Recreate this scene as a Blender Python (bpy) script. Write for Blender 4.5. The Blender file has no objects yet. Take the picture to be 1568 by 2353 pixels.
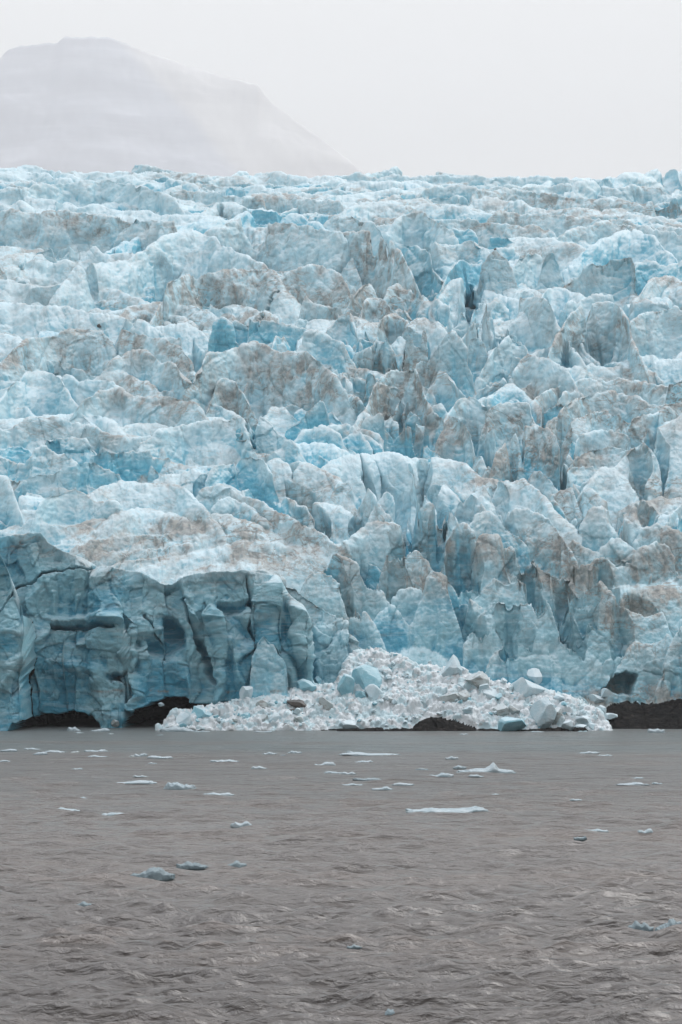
import bpy, math, time
import numpy as np
T00 = time.time()
rng = np.random.default_rng(7)
# ------------------------------------------------------------------ camera model (photograph units: 1568 x 2353)
F, UC, VH, H = 4577.0, 784.0, 1496.0, 12.0          # focal in photo units, centre column, horizon row, eye height
TILES = {'1': (0, 344.6, 2.), '2': (784, 344.6, 2.), '3': (0, 804, 2.), '4': (784, 804, 2.), '5': (0, 1206, 2.),
         '6': (784, 1206, 2.), 'A': (0, 1206, 3.9), 'B': (373.3, 1206, 3.4125), 'W': (0, 1637, 2.), 'X': (784, 1637, 2.),
         'Y': (0, 1953, 2.), 'Z': (784, 1953, 2.), '0': (0, 0, 1.)}
BT_V = np.array([1720, 1690, 1679, 1640, 1500, 1350, 1230, 1000, 800, 600, 500, 440, 400.])[::-1]
BT_Y = np.array([290, 297, 312, 316, 327, 340, 353, 425, 560, 740, 860, 980, 1090.])[::-1]
def ybase(v): return np.interp(v, BT_V, BT_Y)
def zray(v, Y): return H + (VH - v) / F * Y
BY = np.linspace(290, 1400, 2200)
_vb = np.interp(BY, BT_Y[::-1], BT_V[::-1])
BZ = zray(_vb, BY)
_k = np.exp(-0.5 * (np.arange(-20, 21) / 8.) ** 2); _k /= _k.sum()
BZ = np.where(BY < 310, -.6, BZ); BZ[30:-40] = np.convolve(BZ, _k, 'same')[30:-40]
BZ[BY > 1085] = BZ[BY <= 1085][-1] - (BY[BY > 1085] - 1085) * 0.12
def zbase(Y): return np.interp(Y, BY, BZ)
# ------------------------------------------------------------------ noise
_g = rng.normal(size=(256, 3)); _g /= np.linalg.norm(_g, axis=1)[:, None]; G3 = (_g * 1.5).astype(np.float32)
PERM = rng.permutation(256).astype(np.int32)
def _h(ix, iy, iz, s):
    return PERM[(PERM[(PERM[(ix + s) & 255] + iy) & 255] + iz) & 255]
def perlin(x, y, z, s=0):
    x = np.asarray(x, np.float32); y = np.asarray(y, np.float32); z = np.asarray(z, np.float32)
    shp = np.broadcast(x, y, z).shape
    x, y, z = (np.broadcast_to(a, shp).ravel() for a in (x, y, z))
    out = np.empty(x.size, np.float32)
    for a in range(0, x.size, 400000):
        sl = slice(a, a + 400000)
        xf, yf, zf = np.floor(x[sl]), np.floor(y[sl]), np.floor(z[sl])
        ix, iy, iz = xf.astype(np.int32), yf.astype(np.int32), zf.astype(np.int32)
        fx, fy, fz = x[sl] - xf, y[sl] - yf, z[sl] - zf
        ux, uy, uz = (t * t * t * (t * (t * 6 - 15) + 10) for t in (fx, fy, fz))
        r = 0
        for dx in (0, 1):
            wx = ux if dx else 1 - ux
            for dy in (0, 1):
                wy = uy if dy else 1 - uy
                for dz in (0, 1):
                    g = G3[_h(ix + dx, iy + dy, iz + dz, s)]
                    r = r + wx * wy * (uz if dz else 1 - uz) * (g[:, 0] * (fx - dx) + g[:, 1] * (fy - dy) + g[:, 2] * (fz - dz))
        out[sl] = r
    return out.reshape(shp)
def fbm(x, y, z, s=0, n=4, g=.5, l=2.03):
    r, a = 0, 1.
    for i in range(n):
        r = r + a * perlin(x, y, z, s + 17 * i); x, y, z = x * l, y * l, z * l; a *= g
    return r
def n1(t, s=0): return perlin(t, 0.37 + 0 * t, 0.71 + 0 * t, s)
RV = rng.uniform(-1, 1, size=(256, 8)).astype(np.float32)
def worley(x, y, z, s=0):
    """nearest cell: F1, F2-F1, facet height (random offset + random tilt)."""
    x = x.astype(np.float32).ravel(); y = y.astype(np.float32).ravel(); z = z.astype(np.float32).ravel()
    F1o, EDo, FAo = (np.empty(x.size, np.float32) for _ in range(3))
    for a in range(0, x.size, 300000):
        sl = slice(a, a + 300000); X, Y, Z = x[sl], y[sl], z[sl]
        bx, by, bz = (np.floor(t - .5).astype(np.int32) for t in (X, Y, Z))
        d1 = np.full(X.shape, 9., np.float32); d2 = d1.copy(); fa = np.zeros_like(d1)
        for i in (0, 1):
            for j in (0, 1):
                for k in (0, 1):
                    r = RV[_h(bx + i, by + j, bz + k, s)]
                    ax = X - (bx + i + .5 + .42 * r[:, 0]); ay = Y - (by + j + .5 + .42 * r[:, 1]); az = Z - (bz + k + .5 + .42 * r[:, 2])
                    d = np.sqrt(ax * ax + ay * ay + az * az)
                    f = r[:, 3] * .5 + r[:, 4] * ax * 1.1 + r[:, 5] * ay * 1.1 + r[:, 6] * az * 1.1
                    n = d < d1
                    d2 = np.where(n, d1, np.minimum(d2, d)); fa = np.where(n, f, fa); d1 = np.where(n, d, d1)
        F1o[sl], EDo[sl], FAo[sl] = d1, d2 - d1, fa
    return F1o, EDo, FAo
def gblur(a, sig, axis):
    if sig <= 0: return a
    r = int(3 * sig) + 1; k = np.exp(-.5 * (np.arange(-r, r + 1) / sig) ** 2); k /= k.sum()
    pad = [(0, 0)] * a.ndim; pad[axis] = (r, r)
    b = np.pad(a, pad, mode='edge'); out = np.zeros_like(a)
    n = a.shape[axis]
    for i, w in enumerate(k):
        sl = [slice(None)] * a.ndim; sl[axis] = slice(i, i + n); out += (w * b[tuple(sl)]).astype(a.dtype)
    return out
#@@RIDGES
RIDGES = """
1 d 45 .3 0|-60,100 0,80 60,78 130,70 190,78 260,95 330,118
1 d 50 .3 0|0,100 80,95 160,98 220,108 250,125 330,135
1 d 35 .2 .1|290,97 340,95 450,103 560,105 640,98 740,98 800,103 860,108 910,105 960,115 1060,123 1130,115 1190,97 1240,103 1290,112 1350,125 1420,130 1500,128 1568,120
1 m 110 .1 .1|-60,180 0,170 50,170 100,178 170,155 300,148 400,143 460,135 520,138 560,150 620,160 660,175 740,190 800,225
1 d 40 .7 0|650,160 680,140 730,125 780,128 820,150 900,160 920,180
1 m 60 .1 .6|740,180 780,180 850,185 950,190 1040,200 1140,208 1200,215
1 d 60 .1 .1|-60,230 0,228 60,215 160,220 230,232 330,238 430,245 520,262 640,275 740,290 860,300 1000,310
1 m 150 .05 .5|-60,290 0,285 60,270 130,290 210,285 300,280 400,290 500,300 620,310 720,318 800,330
1 m 60 .1 .5|1110,240 1140,215 1200,205 1300,210 1400,225 1568,235
1 d 50 .1 .2|950,265 1000,240 1060,240 1110,260
1 d 60 .8 0|480,470 560,430 660,385 760,350 860,325 960,315 1040,325 1090,300 1150,275 1220,270 1300,285 1380,300 1450,330 1490,355
1 m 220 .1 .35|980,355 1040,335 1100,310 1150,302 1200,320 1260,330 1340,335 1420,340 1500,360 1568,380
1 d 100 .2 .3|-60,510 0,500 80,480 200,455 290,440 370,428 430,440 480,470 540,478 620,478
1 d 215 .15 .15|330,560 340,540 400,520 500,505 580,500 640,470 700,420 800,385 890,368 940,385 1000,410 1080,460 1140,490 1200,525 1260,545
1 d 95 .1 .4|-40,560 0,550 60,540 140,490 180,478 260,490 330,510
1 m 190 .05 .9|740,700 770,600 820,585 900,570 1000,555 1100,545 1220,535 1290,560 1370,540 1480,530 1568,560
1 d 90 .1 .2|-60,590 0,595 80,600 150,615 260,620 360,625 460,615 530,640 600,680 700,700 740,712
1 d 80 .05 .7|590,720 680,705 800,705 900,715 960,730 1000,765
1 d 115 .3 .2|-60,690 0,690 60,695 140,705 200,715 250,712 320,715 400,735 480,755 560,765 640,780 700,815 760,835
1 d 60 .4 .1|720,805 800,805 880,810 940,835
1 m 185 .1 .7|40,930 80,900 130,865 230,850 300,820 380,818 450,830 540,815 600,825 660,850 740,870 800,885 840,900
1 d 100 .3 .1|-60,850 0,850 60,850 110,870
1 m 130 .3 .3|740,860 800,855 860,870 900,900
1 s 250 .8 .1 tall_blue|905,1040 925,950 960,880 985,800 1010,765 1040,775 1070,815 1085,870 1110,900
1 s 130 .6 .1|1075,870 1085,760 1110,765 1180,780 1260,790 1330,800 1400,820 1440,860
1 m 270 .1 .5 slab_wall|925,1000 950,935 1080,910 1170,880 1200,900 1300,930 1400,925 1440,940 1470,960 1495,1000
1 m 150 .4 .1|1400,870 1410,830 1470,840 1530,870 1568,880
1 s 140 .2 .4|1380,740 1395,690 1410,665 1430,700 1480,720 1568,720
2 m 45 .3 .1|-40,115 0,115 80,108 130,125 190,125 240,110 290,120 380,120 470,108 500,120 580,112 650,118 740,128 800,125 870,120 950,118 1040,130 1200,130
2 d 95 .6 .1|1100,145 1180,135 1250,120 1310,100 1390,100
2 d 95 .5 .1 skyline_block|1392,108 1410,96 1450,85 1500,83 1568,90 1640,95
2 d 30 .3 .1|0,145 70,135 130,155 250,150 320,150 420,155
2 m 60 .2 .3|380,175 470,162 560,160 640,180 700,165 830,170 930,165 1020,160 1130,165 1200,175 1300,178 1380,165 1470,165 1510,195
2 d 30 .2 .1|0,200 100,195 200,185 280,178 380,185
2 m 75 .1 .5|560,210 640,185 700,195 760,180 880,190 1000,200 1080,215 1180,220 1280,225 1350,240 1430,235 1568,225 1640,225
2 d 40 .3 .2|0,235 100,230 200,235 300,220 400,215 500,210 600,225 700,232 820,240 900,260 1050,270 1180,275 1300,270
2 d 70 .5 .1|20,275 100,245 200,240 290,250 350,255 400,240 450,250 520,260 600,275 680,300
2 m 90 .05 .4|680,310 730,285 800,283 870,290 960,285 1050,300 1180,320 1300,320 1420,345 1568,360
2 m 80 .1 .3|240,330 280,300 340,275 390,290 430,320 480,350
2 m 60 .1 .6|460,325 520,310 600,310 680,330 760,340 860,340 960,350
2 m 90 .1 .4|-40,290 0,300 50,295 90,320 150,330 180,360
2 m 90 .1 .3|970,400 1030,380 1100,350 1200,340 1300,335 1400,350 1500,370 1568,380
2 s 60 .8 0|500,380 520,355 540,375 590,358 620,380
2 s 85 .7 0|670,440 685,388 730,390 790,405 860,430 910,440
2 m 110 .4 .3|410,450 430,415 450,430 500,445 530,440 570,410 620,408 650,430 670,450
2 d 130 .6 0 sail_back|1130,450 1200,420 1260,385 1320,370 1360,368 1420,385 1460,410 1500,460 1540,490
2 d 70 .2 .3|800,400 900,395 1000,420 1080,430 1130,450
2 m 220 .05 .7|0,380 60,378 130,372 180,385 240,410 260,460 290,500 320,560
2 m 140 .6 0|250,430 300,430 380,450 410,465 420,490 415,540 460,580
2 m 130 1 0|455,640 480,590 510,530 550,502 600,520 650,510
2 s 220 .2 .3 capped_pinnacle|560,640 580,610 600,570 650,520 700,460 710,452 735,480 765,495 790,550 800,600 825,650
2 d 100 .4 0 round_knob|470,640 500,605 540,592 580,610 590,650
2 m 130 .4 .1|785,540 820,500 860,470 900,470 925,490
2 s 190 .4 .1 finger|900,620 915,540 930,490 955,460 980,475 1005,520 1010,560 1030,610
2 s 200 .3 .2 bridge|1020,620 1060,600 1095,575 1120,530 1150,515 1200,525 1240,500 1300,487 1340,495 1360,545 1345,580 1360,640 1390,680
2 m 130 .7 0|1340,560 1360,520 1400,500 1440,520 1500,530 1568,510 1640,500
2 d 100 .2 .4|1375,660 1400,610 1440,580 1500,568 1550,590 1600,600
2 s 90 1 0|1520,700 1540,660 1568,620 1600,600
2 d 70 .4 0|920,680 940,630 990,615 1040,635 1060,655 1110,660
2 m 120 .4 .1|960,720 1100,690 1150,670 1250,670 1300,690 1400,690 1440,710 1500,700
2 m 250 .15 .3 broad_tower|600,800 630,740 690,670 740,657 800,665 880,670 940,680 960,700 985,760 1000,830
2 d 160 .3 .2|780,800 800,750 840,735 880,740 910,780 960,850
2 m 260 .05 .5 dirty_dome|1000,840 1040,770 1100,710 1160,700 1230,690 1290,720 1320,780 1340,870
2 m 220 .15 .3|1330,780 1400,740 1480,730 1540,720 1568,740 1640,750
2 m 105 0 1|40,690 80,640 120,600 170,605 200,650
2 m 90 0 1|90,770 100,690 150,680 200,690 250,745
2 m 120 .3 .6|200,680 215,620 260,610 310,640 350,670 390,700
2 m 120 .1 .8|160,870 175,770 250,750 300,785 330,830
2 d 140 .3 .1|330,790 380,775 450,790 500,820
2 m 100 .4 .1|380,700 430,690 500,720 520,780
2 m 130 .3 .2|-20,760 0,750 40,740 60,800 75,850
2 s 90 .8 0|70,900 80,855 120,870 160,890
2 s 150 .4 .2|30,980 60,930 120,910 190,880 210,850 220,880
2 s 200 .05 .6 pale_block|180,1000 200,930 225,870 280,845 340,840 370,830 385,815 395,840 393,920 400,960
2 s 320 .5 .1 holed_spire|395,970 430,920 460,880 490,830 510,830 560,880 580,910 570,960 600,1010
2 s 200 .5 .1|575,930 590,860 610,855 640,860 660,910
2 s 200 .4 .2 thin_shard|630,930 645,855 665,900 685,960 700,1000
2 s 200 .6 .1|520,830 530,750 555,735 590,790 605,860
2 m 200 .3 .1|700,920 740,880 770,840 800,850 850,900
2 s 160 .3 .2|720,960 750,850 790,840 830,880 850,930
2 s 160 .4 .2|780,1000 790,940 820,950 835,1000
2 m 180 .1 .4|830,960 860,930 900,945 960,960 1020,990
2 d 100 .05 .3|880,930 960,895 1030,880 1090,885 1130,920 1160,945
2 d 85 .6 0|990,1000 1060,995 1120,1000 1180,965 1230,985 1300,960 1360,935 1420,930 1480,960 1568,965 1640,960
3 s 90 .8 0|-40,150 0,120 20,100 50,150
3 d 165 .25 .15 scalloped|0,240 40,160 100,110 180,100 240,105 290,130 310,180 340,240
3 s 70 .5 0 white_cap|185,90 200,55 260,42 310,60 330,100 400,150
3 m 120 .15 .3|300,110 370,140 480,130 520,135 555,170
3 m 150 .1 .45|360,250 400,210 450,190 540,185 620,210 700,220 780,215 840,225 900,232 930,270
3 d 80 .05 .5|470,110 500,98 570,100 640,130 710,160
3 m 150 .25 .3|500,60 530,30 560,30 600,0 680,10 740,60 790,50 830,100 880,140
3 s 60 .5 0|830,170 870,130 890,130 905,165
3 m 50 .05 .9|680,190 760,180 840,170 900,190
3 m 140 0 1 grey_block|980,200 985,165 1000,135 1040,128 1090,140 1095,170 1120,195
3 m 70 .2 .3|910,200 940,160 985,150
3 m 100 .3 .2|1120,200 1140,140 1200,115 1240,150
3 s 80 .1 .6|1180,230 1215,165 1235,200 1280,170 1320,200 1400,180 1450,200 1480,230
3 d 60 .3 .2|-40,260 0,260 80,255 120,255 155,290
3 d 80 .2 .1|-40,320 0,320 60,315 150,300 220,295 270,290 340,290 420,283 450,290 500,320 550,355
3 d 50 .2 .2|560,350 640,335 760,340
3 m 145 .3 .1 long_wall|640,430 700,400 720,375 800,350 880,335 980,315 1060,305 1120,310 1150,400 1160,440
3 m 150 .45 .05|1120,320 1160,310 1210,308 1250,345 1290,390 1350,410
3 d 80 .2 .2|1220,290 1230,255 1280,248 1320,265 1350,300
3 s 150 .6 0 sail_front|1310,370 1360,330 1410,280 1470,230 1490,235 1510,280 1520,350
3 d 60 .3 .2|920,240 960,230 1010,250 1060,290 1100,300
3 m 80 .4 0|1360,410 1400,370 1470,355 1530,365 1568,380
3 m 120 .15 .3|-40,360 0,360 60,355 130,310 200,305 270,310 330,330 400,345 460,370 520,390 600,400 690,400
3 m 60 .9 0|0,450 40,440 100,430 150,450
3 m 95 .6 .2 overhang|195,440 210,405 280,405 340,400 390,405 430,440
3 s 110 .6 .1|420,480 480,460 540,460 600,465 690,460 700,500 780,490 790,520
3 m 130 .5 .2|-40,480 0,480 60,500 120,520 160,460 210,445 260,470 300,475 350,510
3 s 150 .5 0|60,640 100,600 160,570 230,560 300,545 360,520 430,505 480,540 550,570
3 m 170 .3 .1|-60,585 0,590 30,590 60,640 70,690
3 s 50 .2 .2|680,560 700,530 730,560
3 d 110 .3 .2|740,560 830,560 900,550 960,570 1040,620 1100,640 1150,690
3 d 150 .15 .15 banded_dome|420,650 480,610 560,590 640,600 740,600 800,610 850,640 900,680 920,710
3 m 190 .6 0 blue_wedge|940,550 1040,520 1100,490 1150,480 1210,500 1240,560 1290,620 1350,680
3 d 80 .6 0|1200,500 1260,470 1330,430 1420,420 1500,425 1568,450
3 d 200 .2 .4|1240,520 1290,490 1350,490 1400,515 1480,540 1568,590
3 m 150 .3 .1|150,770 180,700 240,660 300,640 350,625 400,650 440,690 540,695
3 m 80 .3 .1|60,830 110,790 150,765 200,790 260,800 400,800
3 d 75 .05 .5|400,860 470,800 520,760 600,740 700,725 780,740 850,770 900,800
3 d 60 0 .7|860,810 940,760 1050,760 1120,790 1200,820 1280,850
3 m 60 0 .9|330,910 420,870 560,850 700,840 820,825 960,845
3 m 50 0 .9|380,970 480,930 600,915 760,895 900,880
3 m 60 .05 .8|960,880 1080,850 1200,850 1330,890 1450,920
3 m 45 .05 .8|520,990 620,960 720,940 820,925 960,920
3 m 130 .1 .7|940,640 1000,625 1080,640 1120,670 1200,700 1260,740 1350,770 1420,800 1480,840 1540,890
3 m 110 .6 .1|1110,650 1160,630 1240,640 1330,680 1400,720 1460,790
3 m 100 .4 .3|1000,700 1060,680 1100,700 1180,750 1240,790
3 d 90 .3 .2|1400,720 1480,705 1568,720
3 d 70 .1 .6|640,1000 760,950 880,930 1000,900 1100,880 1240,880 1400,900 1500,890
3 d 70 .1 .5|860,1010 960,990 1100,960 1250,960 1400,920 1480,930 1568,940
4 m 180 0 .9 brown_tower|130,230 140,180 175,130 230,90 290,85 350,90 370,150 385,215
4 s 150 .6 0|60,200 80,130 130,90 160,110 165,150
4 s 155 .05 .7|350,60 375,45 400,90 440,120 450,200
4 m 120 .3 .3|440,130 450,90 500,120 530,160 550,190
4 s 90 .5 .1|0,130 20,115 50,150 60,190
4 m 80 .2 .3|-20,240 0,230 50,210 90,230 130,290
4 s 135 .5 .1 white_crown|110,310 180,290 230,280 260,290 290,330 350,370 360,430
4 s 60 .1 .8|150,280 175,245 200,265
4 s 70 .5 .1|290,300 320,275 350,300 370,320
4 s 130 .6 .1|370,330 400,290 430,278 470,310 500,350 520,400
4 m 60 0 .8|290,280 300,240 360,230 390,270
4 m 140 .1 .7|490,300 540,310 580,350 620,420 625,470
4 m 120 .2 .5|510,270 540,220 590,205 640,230 690,255
4 d 90 .7 0|630,225 700,190 760,160 790,152 840,190 850,210
4 m 160 .25 .2 grey_hump|590,310 650,280 720,245 780,235 870,245 880,290
4 s 150 .2 .3 twin_horn|620,450 640,400 690,350 720,335 735,332 740,380 760,400 775,480
4 m 200 .4 .3 square_shoulder|760,420 800,385 860,350 910,342 960,365 1000,375 1005,460 1020,540
4 d 80 .15 .7|850,160 950,110 1010,80 1100,85 1200,65 1300,60 1400,70
4 m 80 .05 .8|880,230 950,180 1040,160 1130,130 1220,140 1330,130 1420,150 1568,170
4 m 90 .05 .9|990,300 1060,230 1150,200 1260,190 1350,210 1420,250 1500,240 1600,230
4 m 90 0 .9|1010,370 1080,310 1180,280 1280,290 1340,330
4 m 100 0 .9|1030,440 1100,390 1200,360 1300,380 1360,430
4 m 110 .05 .8|1060,520 1130,450 1220,430 1320,460 1380,520 1420,600
4 m 120 .1 .9|1290,340 1350,290 1440,300 1500,260
4 d f690 .25 .15|1350,440 1400,400 1460,360 1530,310 1568,270 1640,240
4 d 150 .05 .4|1140,600 1180,545 1220,530 1260,540 1300,570
4 m 100 .15 .5|1030,560 1080,530 1160,515
4 m 60 0 .6|1360,690 1390,610 1420,590 1470,640
4 d 140 .1 .1|-40,510 0,500 60,485 150,480 230,475 290,490 330,540 350,590 370,640
4 d 120 .05 .2|270,490 350,500 430,495 520,505 600,540 640,570 720,580
4 m 160 .2 .6|-20,610 0,610 60,600 120,620 160,680 200,740 260,800
4 m 250 .5 .2 long_fin|220,640 270,635 330,660 400,680 450,720 500,745 530,755 545,800 550,860
4 d 80 .3 .2|410,620 450,610 500,640 540,680 560,700
4 m 130 .4 .4|510,700 560,680 600,680 650,705 660,730
4 m 200 .5 .2 arched_block|600,790 615,745 660,735 740,745 790,790 830,860
4 d 150 .05 .2|620,640 680,590 720,600 790,600 840,595 900,630 950,690 990,760
4 m 220 .15 .35|760,760 800,735 860,735 910,750 960,770 1000,820 1040,880
4 s 130 .9 0|940,690 980,690 1020,740 1045,790 1050,840
6 m f250 .3 .5 rounded_pillar|455,190 470,120 490,60 520,0 560,-10 590,0 610,40 625,90
6 m f340 .4 .4 hollow_pillar|550,190 565,140 580,110 620,60 662,42 720,50 740,100 745,140
6 s 150 .2 .4|710,150 740,120 780,100 810,130 830,200
4 m 200 .3 .5|0,900 60,860 120,800 180,785 250,800 300,830 340,860 380,930
6 s 110 1 0 bright_fin|85,220 100,155 150,185 190,220 210,260
6 m 185 .15 .5 speckled_block|195,200 210,130 250,150 290,145 310,115 360,115 400,160 430,210
6 m 200 .4 .5|-40,130 0,135 40,145 90,200 140,250 190,300 220,360
6 m f640 .6 .25 great_serac|370,330 385,260 410,215 460,205 500,240 520,270 545,310 590,340 650,370 710,410 740,440 760,500
6 m f500 .7 .1|250,330 270,295 310,283 370,300
6 m f580 .9 0 pale_wedge|160,430 200,380 230,363 270,385 300,430 320,470
6 s 100 .7 0|290,510 320,460 350,435 380,480 395,540
6 d 90 .3 .1|270,570 330,545 400,540 450,570 470,610
6 m f790 .7 .2 broken_tooth|665,650 690,600 740,565 765,500 740,450 800,440 880,480 930,540 1000,600 1050,650 1080,700
6 m f760 .4 .3|700,350 740,350 800,340 850,345 890,380 940,430 980,470 1030,510 1090,520 1120,560 1180,620 1210,660
6 m 150 .2 .45|640,300 700,240 760,250 820,235 870,280 900,330 930,390
6 s 160 .2 .5 twin_spire|1030,280 1050,200 1070,170 1095,200 1120,230 1140,260
6 s 150 .3 .4|1090,240 1100,180 1130,180 1160,210 1175,250
6 m f720 .3 .35|930,290 980,275 1030,285 1060,230 1130,240 1200,260 1240,320 1280,370 1400,420 1480,400 1500,450 1540,540 1600,600
6 m f820 .25 .35 end_cliff|1300,620 1320,560 1350,535 1410,545 1460,540 1500,500 1550,560 1600,600 1640,700
6 s 150 .05 .1 knobbly_column|1190,700 1200,650 1215,620 1250,615 1250,670 1265,740
4 m 150 .05 .8|960,650 1050,635 1110,640 1150,640 1200,680 1250,720
4 s 75 0 1|1110,610 1160,605 1200,625 1240,650 1290,680 1310,710
4 m 170 .2 .4|1150,740 1200,720 1240,760 1300,780 1370,800 1420,860
4 d 80 .1 .6|1360,700 1400,690 1480,675 1568,680 1640,690
4 d 60 .7 0|1450,760 1500,750 1568,780 1620,790
4 m 160 .05 .6|1380,820 1450,800 1520,820 1568,840 1640,860
4 m 130 .3 .3|1200,900 1240,880 1280,865 1330,890 1360,930
6 m f280 .05 .6 pocked_block|1350,160 1360,130 1400,90 1450,80 1510,100 1540,160 1560,210
4 m 100 .3 .4|1060,860 1120,900 1180,920
6 m 150 .2 .4|1100,200 1130,170 1200,150 1280,190 1340,180
6 d 130 .1 .5|1240,290 1300,280 1380,270 1450,280 1520,240 1568,250 1640,260
6 m 120 .3 .4|850,180 880,140 905,180 940,190 980,220 1040,230
5 c f947 .95 0|-120,60 0,50 100,38 190,30 230,80 300,120 370,150 440,185
5 c f947 .95 0|430,200 470,190 560,200 640,215 690,235 740,265 790,265 830,240 900,220 1000,210 1120,205 1280,235 1330,330 1390,370 1420,430 1425,600 1430,700
5 b f760 .3 .3|1230,300 1290,242 1340,250 1400,300 1430,330 1500,380 1568,430 1640,520 1690,600
5 m 250 .3 .4|1390,260 1440,200 1500,210 1560,260 1620,330 1700,430
5 s f951.5 .5 .05 bottle_serac|1130,800 1145,700 1160,600 1190,530 1215,507 1240,540 1290,600 1325,650 1325,740 1335,800
6 r f962 0 0 BANK|-140,870 -70,800 0,700 30,620 60,590 150,575 250,600 350,650 450,660 550,670 650,710 760,740 900,770 1020,795 1110,830 1190,870 1230,915
5 r f962 0 0 BANK|720,945 760,900 820,865 900,848 1000,850 1090,810 1200,790 1300,770 1400,740 1500,740 1568,740
6 k f955 0 0 ROCK|960,930 1060,905 1140,880 1200,850 1300,815 1400,818 1460,812 1500,800 1568,790 1700,780
6 k f967 0 0 ROCK|-100,949 60,945 200,947 330,940 480,944 700,941 850,946 1000,936 1100,930
6 k f967 0 0 ROCK|340,925 390,890 440,886 500,898 550,915 620,938
"""
#@@END
# kind: front slope, crest rounding (photo units), back slope, smoothing, jag, sharpness, end slope
KIND = {'d': (1.35, 48, .35, 6, 1.1, .05, .5), 'm': (2.1, 15, .9, 2.2, 1.7, .14, 1.2), 's': (4.5, 2.5, 2.6, 1.0, 2.0, .2, 3.2),
        'g': (1.0, 30, .15, 6, 1.5, .10, .8), 'c': (6.0, 2.5, .25, 2, .8, 1.35, 1.5), 'b': (2.2, 6, .4, 2, 1.5, .7, 1.5),
        'r': (.75, 8, .1, 4, 2.0, 0, 1.), 'k': (.55, 5, .0, 5, .8, .35, 1.)}
# ------------------------------------------------------------------ fine polar height grid
U = np.concatenate([np.arange(-420, -40, 5.), np.arange(-40, 1610, 1.45), np.arange(1612, 2000, 5.)]).astype(np.float32)
NU = U.size
Yf = [295.]
while Yf[-1] < 1230: Yf.append(Yf[-1] + 0.26 + max(0, Yf[-1] - 330) * .00055)
Yf = np.array(Yf, np.float32); NY = Yf.size
tanU = (U - UC) / F
XX = tanU[:, None] * Yf[None, :]
YY = np.broadcast_to(Yf, XX.shape)
S2 = YY / 350.
Z = np.broadcast_to(zbase(Yf).astype(np.float32), XX.shape).copy()
amp = np.clip((YY - 330) / 40, 0, 1)
Z -= amp * 3.2 * S2 ** .7
Z += amp * S2 * (1.7 * fbm(XX / (26 * S2), YY / (17 * S2), 0 * XX, 3, 3) + 2.2 * (.45 - np.abs(perlin(XX / 30, YY / 13, 0 * XX, 40))))
own = np.full(Z.shape, -1, np.int16); tt = np.full(Z.shape, .45, np.float32)
RD = []
for line in RIDGES.strip().splitlines():
    hd, pt = line.split('|'); hd = hd.split(); ox, oy, sc = TILES[hd[0]]
    P = np.array([[float(c) for c in q.split(',')] for q in pt.split()])
    P = P / sc + [ox, oy]
    h = hd[2]; foot = None
    if h[0] == 'f': foot = float(h[1:]) / sc + oy; h = foot - P[:, 1].min()
    else: h = float(h) / sc
    RD.append(dict(k=hd[1], P=P, h=h, foot=foot, blue=float(hd[3]), dirt=float(hd[4]), name=hd[5] if len(hd) > 5 else None))
NTR = len(RD)
def infill(v0, v1, n, kinds, hs, ws, u0=-400, u1=1980, bl=.3, di=.3, tilt=0.):
    for _ in range(n):
        v = rng.uniform(v0, v1); u = rng.uniform(u0, u1); w = rng.uniform(*ws); h = rng.uniform(*hs); k = kinds[rng.integers(len(kinds))]
        m = rng.integers(5, 10); us = np.linspace(-w / 2, w / 2, m)
        sl = rng.normal(tilt, .13); q = us / (w / 2); a1, a2 = rng.uniform(.05, .7, 2); m1 = rng.uniform(-.6, .6)
        vs = v + us * sl + rng.normal(0, h * .16, m) + h * np.where(q < m1, a1 * (m1 - q) ** 1.4 / (1 + m1), a2 * np.abs(q - m1) ** 1.4 / (1 - m1))
        RD.append(dict(k=k, P=np.stack([u + us, vs], 1), h=h, foot=None, blue=float(np.clip(rng.normal(bl, .3), 0, 1)), dirt=float(np.clip(rng.normal(di, .3), 0, 1)), name=None))
infill(412, 520, 140, 'dmm', (5, 13), (120, 420))
infill(500, 760, 45, 'ddm', (9, 24), (90, 300))
infill(600, 1000, 60, 'mms', (14, 34), (25, 90), bl=.4, u0=600, u1=1500)
infill(640, 1250, 75, 'ddm', (9, 24), (120, 420), u1=760, tilt=.1)
infill(600, 950, 60, 'sm', (14, 34), (16, 40), u0=640, u1=1200, bl=.5)
infill(950, 1250, 50, 'mm', (10, 26), (30, 90), u0=700, u1=1600, tilt=.3)
infill(1050, 1560, 90, 'mss', (12, 32), (12, 42), u0=800, u1=1620, bl=.35, di=.4, tilt=.25)
for (u0, u1, v0, v1, n, hh) in ((-420, -20, 420, 1200, 60, (25, 80)), (1590, 2000, 420, 1500, 70, (25, 90))):
    infill(v0, v1, n, 'dms', hh, (60, 200), u0=u0, u1=u1)
for uu in (-330, -150): RD.append(dict(k='c', P=np.array([[uu - 120, 1240], [uu, 1225 + uu * .02], [uu + 130, 1235.]]), h=440, foot=1688., blue=.9, dirt=0., name=None))
for uu in (1680, 1850): RD.append(dict(k='m', P=np.array([[uu - 120, 1440], [uu, 1405], [uu + 130, 1450.]]), h=240, foot=1660., blue=.4, dirt=.3, name=None))
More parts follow.
